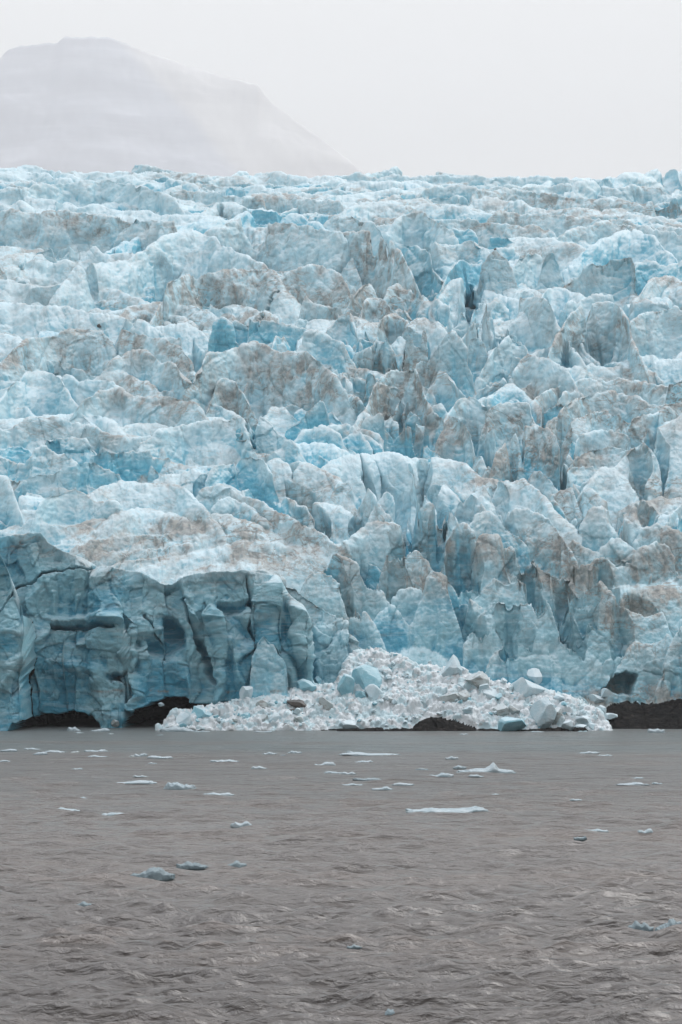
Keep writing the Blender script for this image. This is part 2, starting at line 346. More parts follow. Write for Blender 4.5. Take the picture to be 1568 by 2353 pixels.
for ri, R in enumerate(RD):
    sf, rr, sb, sm, jag, sharp, es = KIND[R['k']]
    P = R['P']; h = R['h']; ext = min(h * .8, 70)
    u0, u1 = P[0, 0] - ext, P[-1, 0] + ext
    c0, c1 = np.searchsorted(U, [u0, u1])
    if c1 - c0 < 3: continue
    u = U[c0:c1]
    ud = np.arange(u0, u1 + 1, 1.); vd = np.interp(ud, P[:, 0], P[:, 1])
    ov = np.maximum(0, P[0, 0] - ud) + np.maximum(0, ud - P[-1, 0])
    e1, e2 = np.random.default_rng(ri).uniform(.6, 1.9, 2) if R['k'] != 'c' else (1, 1)
    vd = vd + np.maximum(0, P[0, 0] - ud) * es * e1 + np.maximum(0, ud - P[-1, 0]) * es * e2 + ov ** 2 * .01
    if R['foot'] is not None: fd = np.full(ud.shape, R['foot'])
    elif R['k'] == 's': fd = np.full(ud.shape, P[:, 1].min() + h)
    else:
        fd = np.interp(ud, P[:, 0], P[:, 1]) + h; fd = gblur(fd, min(40, (u1 - u0) * .15), 0)
    vd = gblur(vd, sm, 0)
    v = np.interp(u, ud, vd); ft = np.interp(u, ud, fd)
    js = min(1, h / 40.)
    v = v + jag * js * (n1(u / 31., ri + 77) * 2.2 * (R['k'] in 'dm') + n1(u / 13., ri) * 1.9 + n1(u / 5.5, ri + 9) * .9 + .5 * n1(u / 2.6, ri + 5) * (R['k'] in 'scmk'))
    Yb = np.clip(ybase(ft) / 350, .8, 3); um = float(np.mean(u)); Y0 = ybase(ft) + 2.0 * n1(u / 40., ri + 50) * Yb * (R['k'] not in 'rk')
    if R['k'] in 'dms':
        rr_ = np.random.default_rng(ri + 999); lat = (u - um) / F * ybase(ft); pl = {'d': .25, 'm': .5, 's': .7}[R['k']] * min(1, 60 / (u1 - u0)) ** .5
        mx_ = float(np.clip((VH - v.min()) / F * 60, 4, 14)) * Yb.mean()
        Y0 = Y0 + np.clip(rr_.uniform(-pl, pl) * lat + rr_.uniform(-.15, .9) * pl * np.abs(lat - rr_.uniform(-.3, .3) * np.ptp(lat)), -mx_, mx_)
    if R['k'] == 'k' and R['name'] == 'ROCK2': Y0 = Y0 + 9
    z0 = zbase(Y0); tg = (VH - v) / F
    D = (H + tg * Y0 - z0) / (sf - tg)
    ok = D > .05
    zc = z0 + sf * D; Yc = Y0 + D
    r = rr * Yc / F
    j0, j1 = np.searchsorted(Yf, [Yc[ok].min() - 60 if ok.any() else 0, (Yc[ok].max() if ok.any() else 0) + (140 if sb < .6 else 50)])
    if not ok.any() or j1 <= j0: continue
    dy = Yf[None, j0:j1] - Yc[:, None]
    q = np.sqrt(dy * dy + r[:, None] ** 2) - r[:, None]
    zz = (zc[:, None] - np.where(dy < 0, sf * q * (1 + 0 * dy), sb * q)).astype(np.float32)
    zz[~ok] = -99
    cur = Z[c0:c1, j0:j1]; m = zz > cur
    cur[m] = zz[m]; tq = np.where(dy < 0, np.clip((zc[:, None] - zz) / np.maximum(sf * D, .5)[:, None], 0, 1), 0.).astype(np.float32); tt[c0:c1, j0:j1][m] = tq[m]; own[c0:c1, j0:j1][m] = ri
#@@CREV
CREV = '''
4 3.5 13|180,600 230,700 270,790 330,890 400,980 435,1040
4 2.5 8|0,690 100,740 200,790
4 2.5 9|370,640 420,700 480,760 545,820
4 2.5 9|590,860 570,780 560,730
4 2.5 8|740,860 700,790
6 3 12|225,370 215,300 200,240
6 3 10|450,230 452,150 465,60
6 3 10|545,330 545,250 560,160
6 2.5 9|660,640 600,560 560,500 540,420
6 2.5 9|840,700 800,600 760,520
6 3 9|940,400 1000,460 1090,540 1180,640
6 2.5 9|900,330 860,260 830,200
6 2.5 8|1050,400 1020,320 1010,260
6 3 10|1100,700 1060,620 980,540 900,450
6 2.5 8|1250,700 1280,600 1320,560
6 2.5 8|1420,520 1380,430 1340,380
6 2 8|1180,250 1230,330
4 2.5 9|1000,330 1010,420 1030,550
4 2.5 9|1500,690 1440,600 1400,520 1360,460
4 2 8|760,470 720,420
4 2.5 9|590,330 620,420 630,490
4 2 7|130,290 90,220 60,150
4 2 7|360,430 300,330 260,300
2 3 15|590,760 590,690 600,630
2 3 12|660,980 610,880 570,800
2 3 12|730,960 740,880 760,820
2 3 10|200,720 200,650 150,560
2 3 10|1000,860 985,760 960,700
2 2.5 8|330,860 300,800
2 3 10|520,940 540,860 530,760
2 3 9|1330,860 1300,760 1240,690
2 3 9|400,560 420,480
1 3 15|905,1030 900,950 880,870
1 3 11|1145,900 1090,830
1 3 9|510,1000 530,900 600,850
1 4 10|1130,470 1240,545 1290,560
1 3 9|740,700 760,640 820,590
3 2.5 9|1130,330 1160,460
3 2.5 8|80,630 30,720
3 2 8|250,540 250,470
3 3 9|1000,640 900,700 870,720
3 3 9|1350,690 1290,600 1220,510
3 2.5 8|1090,640 1200,720 1330,800 1420,880
3 2.5 8|1480,840 1400,740 1350,690
B 1.6 7|1260,420 1380,560 1500,700
B 2 8|1540,900 1500,760 1420,640
'''
CL = []
for line in CREV.strip().splitlines():
    a, b = line.split('|'); t, wd, dp = a.split(); ox, oy, sc_ = TILES[t]
    CL.append((float(wd), float(dp), [(float(q.split(',')[0]) / sc_ + ox, float(q.split(',')[1]) / sc_ + oy) for q in b.split()]))
for _ in range(50):
    v = rng.uniform(410, 900); u = rng.uniform(-350, 1950); L = rng.uniform(60, 260) * (1 if v < 700 else .6); m = rng.integers(4, 7); t = np.linspace(-.5, .5, m)
    CL.append((rng.uniform(1.5, 3.2), rng.uniform(4, 9), list(zip(u + t * L, v + t * L * rng.normal(.02 if v < 800 else .15, .08) + rng.normal(0, 5, m)))))
for _ in range(55):
    v = rng.uniform(1000, 1560); u = rng.uniform(820, 1900); L = rng.uniform(40, 130); m = rng.integers(3, 6); t = np.linspace(-.5, .5, m); ang = rng.normal(.95, .3)
    CL.append((rng.uniform(1.2, 2.6), rng.uniform(4, 9), list(zip(u + t * L * math.cos(ang) + rng.normal(0, 4, m), v + t * L * math.sin(ang)))))
for wd, dp, pts in CL:
    pa = np.array(pts); Yp = ybase(pa[:, 1] + 8); Xp = (pa[:, 0] - UC) / F * Yp; k = float(np.clip(Yp.mean() / 350, .8, 2.6)) ** .8; wd *= k * .75; dp *= k * .9
    c0, c1 = np.searchsorted(U, [pa[:, 0].min() - 30, pa[:, 0].max() + 30]); j0, j1 = np.searchsorted(Yf, [Yp.min() - 3 * wd, Yp.max() + 3 * wd])
    if c1 - c0 < 3 or j1 - j0 < 3: continue
    xs = XX[c0:c1, j0:j1]; ys = YY[c0:c1, j0:j1]; best = np.full(xs.shape, 1e9); tb = np.zeros(xs.shape)
    xw = xs + 1.1 * wd * perlin(xs / (3.2 * wd), ys / (3.2 * wd), 0 * xs, 200); n_ = len(Xp) - 1
    for i in range(n_):
        vx, vy = Xp[i + 1] - Xp[i], Yp[i + 1] - Yp[i]; t = np.clip(((xw - Xp[i]) * vx + (ys - Yp[i]) * vy) / (vx * vx + vy * vy + 1e-6), 0, 1)
        d = (xw - Xp[i] - t * vx) ** 2 + (ys - Yp[i] - t * vy) ** 2; m = d < best; best = np.where(m, d, best); tb = np.where(m, (i + t) / n_, tb)
    taper = np.clip(np.minimum(tb, 1 - tb) * 5, .12, 1); f = np.clip(1 - np.sqrt(best) / (wd * taper), 0, 1) ** .55
    bad = np.isin(own[c0:c1, j0:j1], [i for i, R in enumerate(RD) if R['k'] in 'crk']); f = np.where(bad, 0, f)
    Z[c0:c1, j0:j1] -= (dp * f * taper).astype(np.float32); tt[c0:c1, j0:j1] = np.maximum(tt[c0:c1, j0:j1], np.clip(f * 1.3, 0, 1) * (f > 0))
print('ridges', len(RD), 'grid', Z.shape, round(time.time() - T00, 1))
# ------------------------------------------------------------------ visible surface (first hit from the front), used to seat things on the slope
VV = VH - (Z - H) / YY * F
vis_min = np.minimum.accumulate(VV, axis=1)
def yvis(u, v):
    c = int(np.clip(np.searchsorted(U, u), 0, NU - 1)); row = vis_min[c]
    j = int(np.argmax(row <= v)) if (row <= v).any() else NY - 1
    return float(Yf[j])
VT = np.arange(380, 1700, 4.)
YVT = np.empty((NU, VT.size), np.float32)
for c in range(NU):
    jj = np.searchsorted(-vis_min[c], -VT); YVT[c] = Yf[np.clip(jj, 0, NY - 1)]
def yvis_arr(u, v):
    c = np.clip(np.searchsorted(U, u), 0, NU - 1); k = np.clip(((v - 380) / 4).round().astype(int), 0, VT.size - 1)
    return YVT[c, k]
# ------------------------------------------------------------------ adaptive resampling along each column
N = 1200
dV = np.abs(np.diff(VV, axis=1)); dVup = np.maximum(-np.diff(VV, axis=1), 0)
hid = (VV[:, 1:] > vis_min[:, 1:] + 6)
w = np.where(hid, .08 * dV, dVup) + .05 * F * np.diff(Yf)[None, :] / Yf[None, 1:] + .01
w = gblur(w.astype(np.float32), 3.0, 0)
W = np.concatenate([np.zeros((NU, 1), np.float32), np.cumsum(w, 1, dtype=np.float64).astype(np.float32)], 1)
Yr = np.empty((NU, N), np.float32); Zr = np.empty_like(Yr); Or = np.empty((NU, N), np.int16); Tr = np.empty_like(Yr)
for c in range(NU):
    t = np.linspace(0, W[c, -1], N)
    y = np.interp(t, W[c], Yf); Yr[c] = y; Tr[c] = np.interp(y, Yf, tt[c]); Zr[c] = np.interp(y, Yf, Z[c]); Or[c] = own[c, np.clip(np.searchsorted(Yf, y), 0, NY - 1)]
del w, W, dV, dVup, hid
Xr = tanU[:, None] * Yr
def normals(X, Y, Zv):
    ax, ay, az = (np.gradient(a, axis=0) for a in (X, Y, Zv)); bx, by, bz = (np.gradient(a, axis=1) for a in (X, Y, Zv))
    nx, ny, nz = ay * bz - az * by, az * bx - ax * bz, ax * by - ay * bx
    l = np.sqrt(nx * nx + ny * ny + nz * nz) + 1e-9
    return nx / l, ny / l, nz / l
nx, ny, nz = normals(Xr, Yr, Zr)
nx, ny, nz = (gblur(gblur(a.astype(np.float32), 1.5, 0), 1.5, 1) for a in (nx, ny, nz))
S = np.clip((Yr / 350) ** .8, .8, 2.4)
kk = {k: i for i, k in enumerate(KIND)}
KI = np.array([kk[R['k']] for R in RD] + [0]); SH = np.array([KIND[R['k']][5] for R in RD] + [.45], np.float32)
for R in RD:
    if R['k'] == 'c': R['blue'] = .62
BL = np.array([R['blue'] for R in RD] + [.25], np.float32); DI = np.array([R['dirt'] for R in RD] + [.35], np.float32)
kid = KI[Or]; shp = SH[Or]; blue = BL[Or]; dirt = DI[Or]
shp, blue, dirt = (gblur(gblur(a, 1.2, 0), 1.2, 1) for a in (shp, blue, dirt))
isr = (kid == kk['r']) & (Or >= 0); isk = (kid == kk['k']) & (Or >= 0)
Ur = np.broadcast_to(U[:, None], Yr.shape); Vr = VH - (Zr - H) / Yr * F
near = (np.abs(Yr - yvis_arr(Ur.ravel(), Vr.ravel()).reshape(Yr.shape)) < 7 * S) | (Yr > 600)
disp = np.zeros_like(Yr)
#@@STROKES
STROKES = """
A 12 3.4|0,780 120,650 130,560 300,490 400,450 500,400 600,385 850,395
A 26 3.5|430,935 560,925 780,935 1000,905
A 50 -4.5|440,870 560,850 750,870 1000,850
A 30 -2.5|480,620 500,780
A 22 -2|690,650 700,760|
A 40 7|980,1380 1050,1360 1150,1400 1200,1470
A 15 3.5|1320,820 1400,1000 1500,1180
A 80 4|1230,1080 1330,1060 1380,1120
A 90 3|1500,880 1568,960
A 48 -3.5|430,900 280,1110 120,1270 20,1450
A 42 -4|1130,1180 1200,1350 1270,1530 1180,1660
A 110 -3|300,1240 500,1230 600,1330
A 60 2.5|100,1500 200,1350
A 70 3|650,1050 760,980
A 60 -2.5|650,1280 900,1330 850,1420
B 66 -5|400,690 450,850 470,1050 440,1300 430,1370
B 46 -3.5|540,900 600,1100 600,1250
B 24 4.5|140,600 260,780 320,960 340,1100 400,1250
B 55 4|450,650 680,640
B 100 4.5|520,720 660,850
B 90 -3.5|770,450 800,700
B 18 3|660,400 700,560 690,800 715,900
B 60 4|1000,620 970,900 1080,1180
B 80 5|60,780 100,900 20,1000
B 20 -3|170,600 280,780
B 50 -3|170,450 190,560
B 60 -3|100,1100 200,1250
3 8 4|1135,320 1150,400 1170,450
1 6 3|1190,780 1240,690 1270,640
2 15 8|595,640 590,720
"""
CAVES = [([(10, 1692), (30, 1668), (100, 1642), (164, 1636), (200, 1641), (221, 1662), (232, 1692)], 42),
         ([(283, 1692), (292, 1645), (320, 1637), (352, 1609), (378, 1600), (402, 1602), (440, 1614), (490, 1624), (545, 1614), (540, 1692)], 36),
         ([(1385, 1592), (1405, 1560), (1440, 1545), (1470, 1560), (1450, 1592)], 5)]
DIRTE = [(700, 650, 200, 60, .5), (890, 690, 110, 90, .7), (900, 880, 140, 80, .6), (1330, 960, 230, 110, .6), (1200, 1090, 140, 60, .8), (1420, 1140, 190, 70, .7),
         (430, 1225, 300, 60, .6), (240, 820, 180, 50, .5), (1010, 1000, 140, 35, .8), (600, 890, 150, 50, .4), (1400, 1300, 170, 110, .4), (1480, 1600, 160, 45, .7),
         (1080, 1620, 260, 26, .6), (1100, 1280, 200, 80, .25), (480, 410, 200, 20, .3), (1250, 480, 300, 30, .3)]
#@@END
def seg_dist(px, py, pts):
    best = np.full(px.shape, 1e9, np.float32)
    for (ax, ay), (bx, by) in zip(pts[:-1], pts[1:]):
        vx, vy = bx - ax, by - ay; L = vx * vx + vy * vy + 1e-6
        t = np.clip(((px - ax) * vx + (py - ay) * vy) / L, 0, 1)
        best = np.minimum(best, (px - ax - t * vx) ** 2 + (py - ay - t * vy) ** 2)
    return np.sqrt(best)
wobU = Ur + 11 * perlin(Xr / 3.5, Yr / 3.5, Zr / 3.5, 61) + 2.5 * perlin(Xr / 1.1, Yr / 1.1, Zr / 1.1, 62)
wobV = Vr + 11 * perlin(Xr / 3.5, Yr / 3.5, Zr / 3.5, 63) + 2.5 * perlin(Xr / 1.1, Yr / 1.1, Zr / 1.1, 64)
carve = np.zeros_like(Yr)
for line in STROKES.strip().splitlines():
    q = line.split('|'); t, wd, dp = q[0].split(); ox, oy, sc = TILES[t]; wd = float(wd) / sc; dp = float(dp)
    if dp > 0: dp *= .5 if wd > 9 else .7; wd *= .8
    else: dp *= .35
    pts = [(float(a.split(',')[0]) / sc + ox, float(a.split(',')[1]) / sc + oy) for a in q[1].split()]
    pa = np.array(pts); mrg = wd * 3 + 10
    m = near & (Ur > pa[:, 0].min() - mrg) & (Ur < pa[:, 0].max() + mrg) & (Vr > pa[:, 1].min() - mrg) & (Vr < pa[:, 1].max() + mrg) & ~isr & ~isk
    idx = np.nonzero(m)
    if idx[0].size == 0: continue
    d = seg_dist(wobU[idx], wobV[idx], pts) / wd
    f = np.clip(1.3 - d, 0, 1) ** 1.3 if dp > 0 else np.clip(1.2 - d, 0, 1)
    carve[idx] += -dp * f * S[idx]
    if dp > 0: blue[idx] = np.maximum(blue[idx], f * .95); dirt[idx] *= 1 - .7 * f
def inpoly(px, py, poly):
    ins = np.zeros(px.shape, bool)
    for (x1, y1), (x2, y2) in zip(poly, poly[1:] + poly[:1]):
        c = ((y1 > py) != (y2 > py)) & (px < (x2 - x1) * (py - y1) / (y2 - y1 + 1e-9) + x1); ins ^= c
    return ins
cave = np.zeros_like(Yr)
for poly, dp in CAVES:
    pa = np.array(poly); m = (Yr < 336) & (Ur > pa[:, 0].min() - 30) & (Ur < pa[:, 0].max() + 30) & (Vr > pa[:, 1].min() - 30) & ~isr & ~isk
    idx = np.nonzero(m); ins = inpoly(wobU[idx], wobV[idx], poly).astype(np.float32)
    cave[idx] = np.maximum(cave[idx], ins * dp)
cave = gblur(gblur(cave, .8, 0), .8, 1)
for (cu, cv, ru, rv, a) in DIRTE:
    e = np.exp(-((Ur - cu) / ru) ** 2 - ((Vr - cv) / rv) ** 2); dirt = np.maximum(dirt, e * a * 1.55) if a > .45 else np.clip(dirt + e * a, 0, 1)
print('strokes', round(time.time() - T00, 1))
# ------------------------------------------------------------------ 3-D relief
P0, P1, P2 = Xr, Yr, Zr
wx = 1.4 * S * perlin(P0 / (5 * S), P1 / (5 * S), P2 / (5 * S), 70); wz = 1.4 * S * perlin(P0 / (5 * S), P1 / (5 * S), P2 / (5 * S), 71)
Sq = 2 ** np.round(np.log2(np.clip(Yr / 330, 1, 4)) * 1.0)          # cell size steps with distance
A0, A1, A2 = P0 + wx, P1, P2 + wz
steep = np.clip(1.25 - nz, 0, 1)
big = fbm(P0 / 14, P1 / 14, P2 / 14, 80, 2)
LOW = np.clip(.38 + shp, .3, 1.1)
disp += .8 * S * big * np.where(isr | isk, .3, 1)
Ccl = (kid == kk['c']) * .9
rid = 1 - np.abs(perlin(A0 / (6 * S), A1 / (6 * S), A2 / (8 * S), 90)) * 2.2
disp += -.6 * S * LOW * np.clip(rid, 0, 1) ** 4 * (1 - Ccl) * np.where(isr | isk, 0, 1)
rid2 = 1 - np.abs(perlin(A0 / (2.2 * S), A1 / (2.2 * S), A2 / (3.2 * S), 91)) * 2.4
disp += -.10 * S * np.clip(rid2, 0, 1) ** 3 * np.where(isr | isk, 0, 1)
f1, ed, fa = (a.reshape(Yr.shape) for a in worley(A0 / (7.5 * S), A1 / (7.5 * S), A2 / (14 * S), 5))
disp += np.where(kid == kk['c'], .55, shp) * S * (2.0 * fa - .22 * np.exp(-(ed / .05) ** 2)) * np.where(isr, 0, 1)
f1b, edb, fb = (a.reshape(Yr.shape) for a in worley(A0 / (2.1 * S), A1 / (2.1 * S), A2 / (3.1 * S), 25))
s1, se, sg = (a.reshape(Yr.shape) for a in worley(A0 / 10.5, A1 / 10.5, A2 / 14, 33))
disp += gblur(gblur((kid == kk['c']).astype(np.float32), 2, 0), 2, 1) * (4.8 * np.clip(s1, 0, .85) ** 2 - 1.4)
disp += np.minimum(shp, .8) * S * (.38 * fb - .1 * np.exp(-(edb / .07) ** 2)) * np.where(isr, 0, 1)
f1c, edc, fc = (a.reshape(Yr.shape) for a in worley(P0 / (.85 * S), P1 / (.85 * S), P2 / (1.1 * S), 45))
disp += np.clip(shp, .08, .6) * S * .2 * fc * np.where(isr, 0, 1)
flu = perlin(P0 / (1.3 * S), P1 / (1.3 * S), P2 / (9 * S), 95); flu2 = perlin(P0 / (.6 * S), P1 / (.6 * S), P2 / (3.5 * S), 96)
disp += (.6 * flu + .2 * flu2) * np.clip(.5 + 1.6 * perlin(P0 / 22, P1 / 22, P2 / 22, 141), .05, 1.5) * S * steep * np.clip(1.2 - shp, .15, 1) * np.where(isr | isk, 0, 1)
disp += .16 * S * fbm(P0 / (1.1 * S), P1 / (1.1 * S), P2 / (1.1 * S), 97, 3, .55)
# crushed ice bank: packed lumps of three sizes
r1, e1, g1 = (a.reshape(Yr.shape) for a in worley(P0 / 2.6, P1 / 2.6, P2 / 2.6, 105)); r2, e2, g2 = (a.reshape(Yr.shape) for a in worley(P0 / 1.0, P1 / 1.0, P2 / 1.0, 106))
r3, e3, g3 = (a.reshape(Yr.shape) for a in worley(P0 / .45, P1 / .45, P2 / .45, 107))
big2 = np.clip(perlin(P0 / 6, P1 / 6, P2 / 6, 108) + .5, 0, 1)
isrm = np.clip((gblur(gblur(isr.astype(np.float32), 3, 0), 3, 1) - .55) * 2.5, 0, 1)
disp += isrm * np.where(isr, 1.3 * big2 * np.clip(1 - r1 * 1.3, 0, 1) + .6 * g1 * big2 + .5 * np.clip(1 - r2 * 1.3, 0, 1) + .28 * g2 + .2 * np.clip(1 - r3 * 1.4, 0, 1) + .1 * g3, 0)
disp = disp + carve
disp = np.where(kid == kk['c'], disp * np.clip(Tr / .07, .12, 1), disp)
crest = gblur(gblur(disp, 5, 0), 5, 1)
disp = np.where(Yr < 296.5, 0, disp)
Xd, Yd, Zd = P0 + nx * disp, P1 + ny * disp + cave, P2 + nz * disp
# ------------------------------------------------------------------ surface attributes: blue of fresh ice with crevice glow painted in, dirt, darker teal, concavity
conc = np.clip((gblur(gblur(disp, 6, 0), 6, 1) - disp) / (.6 * S), 0, 1)
bigb = perlin(P0 / (9 * S), P1 / (9 * S), P2 / (9 * S), 120)
relh = np.clip((gblur(gblur(Zr, 14, 0), 30, 1) - Zr) / (5 * S), -.3, 1)
blue = np.clip(blue * (1 + .5 * bigb) + .5 * conc + .15 * bigb + .5 * relh + (Or >= 0) * np.where(kid == kk['d'], .25, .5) * (Tr - .45), 0, 1)  # hollows and feet turn bluer: light through the ice is put into the colour
patch = perlin(P0 / (10 * S), P1 / (10 * S), P2 / (6 * S), 121)
rimn = perlin(P0 / (7 * S), P1 / (7 * S), P2 / (7 * S), 133)
dirt = dirt + .55 * np.exp(-(Tr / .09) ** 2) * (Or >= 0) * (Yr < 700) * np.clip(rimn + .25, 0, 1) - .35 * (Tr - .3) * (kid != kk['d'])
dirt = np.clip(dirt * (1 + .9 * patch) + .18 * np.clip(patch, 0, 1), 0, 1) * np.where(blue > .75, .6, 1)
band = np.exp(-((Vr + 6 * n1(Ur / 40, 3) - 1588) / 3.) ** 2) * (Yr < 326) * .7 * (n1(Ur / 60, 8) > -.15)
dirt = np.clip(dirt + band + .5 * ((Vr > 1600) & (Yr < 326)) * np.clip(perlin(P0 / 3, P1 / 3, P2 / 1.5, 130) + .1, 0, 1) * (Ur > 700), 0, 1)
print('relief', round(time.time() - T00, 1))
deep = gblur(gblur((kid == kk['c']) * np.clip((Tr - .02 - .05 * np.clip(perlin(P0 / 3.5, P1 / 3.5, P2 / 3.5, 150) + .3, 0, 1)) / .03, 0, 1), 1, 0), 1, 1); deep = np.clip(np.maximum(deep, np.clip((Vr - 1180) / 240, 0, .9) * np.clip(.45 + Tr, 0, 1) * np.clip((362 - Yr) / 14, 0, 1) * np.clip((Ur - 560) / 200 + (Vr - 1330) / 100, 0, 1)), 0, 1)  # dense cliff ice; lower right faces also darkened, shade put into the colour
bs = [i for i, R in enumerate(RD) if R['name'] == 'bottle_serac'][0]; deep = np.where(Or == bs, .25, deep)
COL = np.stack([blue, dirt, deep, conc], -1).astype(np.float32)

# ------------------------------------------------------------------ mesh helpers
C = bpy.context.scene.collection
def mesh_from(name, co, quads, mat, col=None, smooth=True):
    me = bpy.data.meshes.new(name); n = quads.shape[1]
    me.vertices.add(len(co)); me.vertices.foreach_set('co', np.ascontiguousarray(co, np.float32).ravel())
    me.loops.add(quads.size); me.loops.foreach_set('vertex_index', np.ascontiguousarray(quads, np.int32).ravel())
    me.polygons.add(len(quads)); me.polygons.foreach_set('loop_start', np.arange(0, quads.size, n, dtype=np.int32))
    me.polygons.foreach_set('use_smooth', np.full(len(quads), smooth))
    if col is not None:
        at = me.attributes.new('ice', 'FLOAT_COLOR', 'POINT'); at.data.foreach_set('color', np.ascontiguousarray(col, np.float32).ravel())
    me.update(calc_edges=True); me.materials.append(mat)
    o = bpy.data.objects.new(name, me); C.objects.link(o); return o
def tag(o, label=None, cat=None, group=None, kind=None):
    if label: o['label'] = label
    if cat: o['category'] = cat
    if group: o['group'] = group
    if kind: o['kind'] = kind
    return o
# ------------------------------------------------------------------ materials
class NT:
    def __init__(s, name):
        s.m = bpy.data.materials.new(name); s.m.use_nodes = True; s.t = s.m.node_tree; s.t.nodes.clear()
        s.out = s.n('ShaderNodeOutputMaterial'); s.b = s.n('ShaderNodeBsdfPrincipled'); s.l(s.b.outputs[0], s.out.inputs['Surface'])
    def n(s, ty, **k):
        x = s.t.nodes.new(ty)
        for a, v in k.items(): setattr(x, a, v)
        return x
    def l(s, a, b): s.t.links.new(a, b)
    def put(s, sock, v):
        if hasattr(v, 'is_linked') or hasattr(v, 'links'): s.l(v, sock)
        else: sock.default_value = v
    def math(s, op, a, b=0., c=None, clamp=False):
        x = s.n('ShaderNodeMath', operation=op, use_clamp=clamp); s.put(x.inputs[0], a); s.put(x.inputs[1], b)
        if c is not None: s.put(x.inputs[2], c)
        return x.outputs[0]
    def mix(s, f, a, b):
        x = s.n('ShaderNodeMix', data_type='RGBA'); s.put(x.inputs[0], f); s.put(x.inputs[6], a); s.put(x.inputs[7], b); return x.outputs[2]
    def ramp(s, v, a, b, lo=0., hi=1.):
        x = s.n('ShaderNodeMapRange', interpolation_type='SMOOTHSTEP'); s.put(x.inputs[0], v)
        for i, q in ((1, a), (2, b), (3, lo), (4, hi)): x.inputs[i].default_value = q
        return x.outputs[0]
    def noise(s, vec, sc, det=4, rough=.55, dist=0.):
        x = s.n('ShaderNodeTexNoise'); s.l(vec, x.inputs['Vector']); x.inputs['Scale'].default_value = sc; x.inputs['Detail'].default_value = det
        x.inputs['Roughness'].default_value = rough; x.inputs['Distortion'].default_value = dist; return x.outputs['Fac']
    def scale(s, vec, v):
        x = s.n('ShaderNodeVectorMath', operation='MULTIPLY'); s.l(vec, x.inputs[0]); x.inputs[1].default_value = v; return x.outputs[0]
    def bump(s, h, dist, st=1., nrm=None):
        x = s.n('ShaderNodeBump'); s.l(h, x.inputs['Height']); x.inputs['Distance'].default_value = dist; x.inputs['Strength'].default_value = st
        if nrm is not None: s.l(nrm, x.inputs['Normal'])
        return x.outputs[0]
def c4(r, g, b): return (r, g, b, 1)
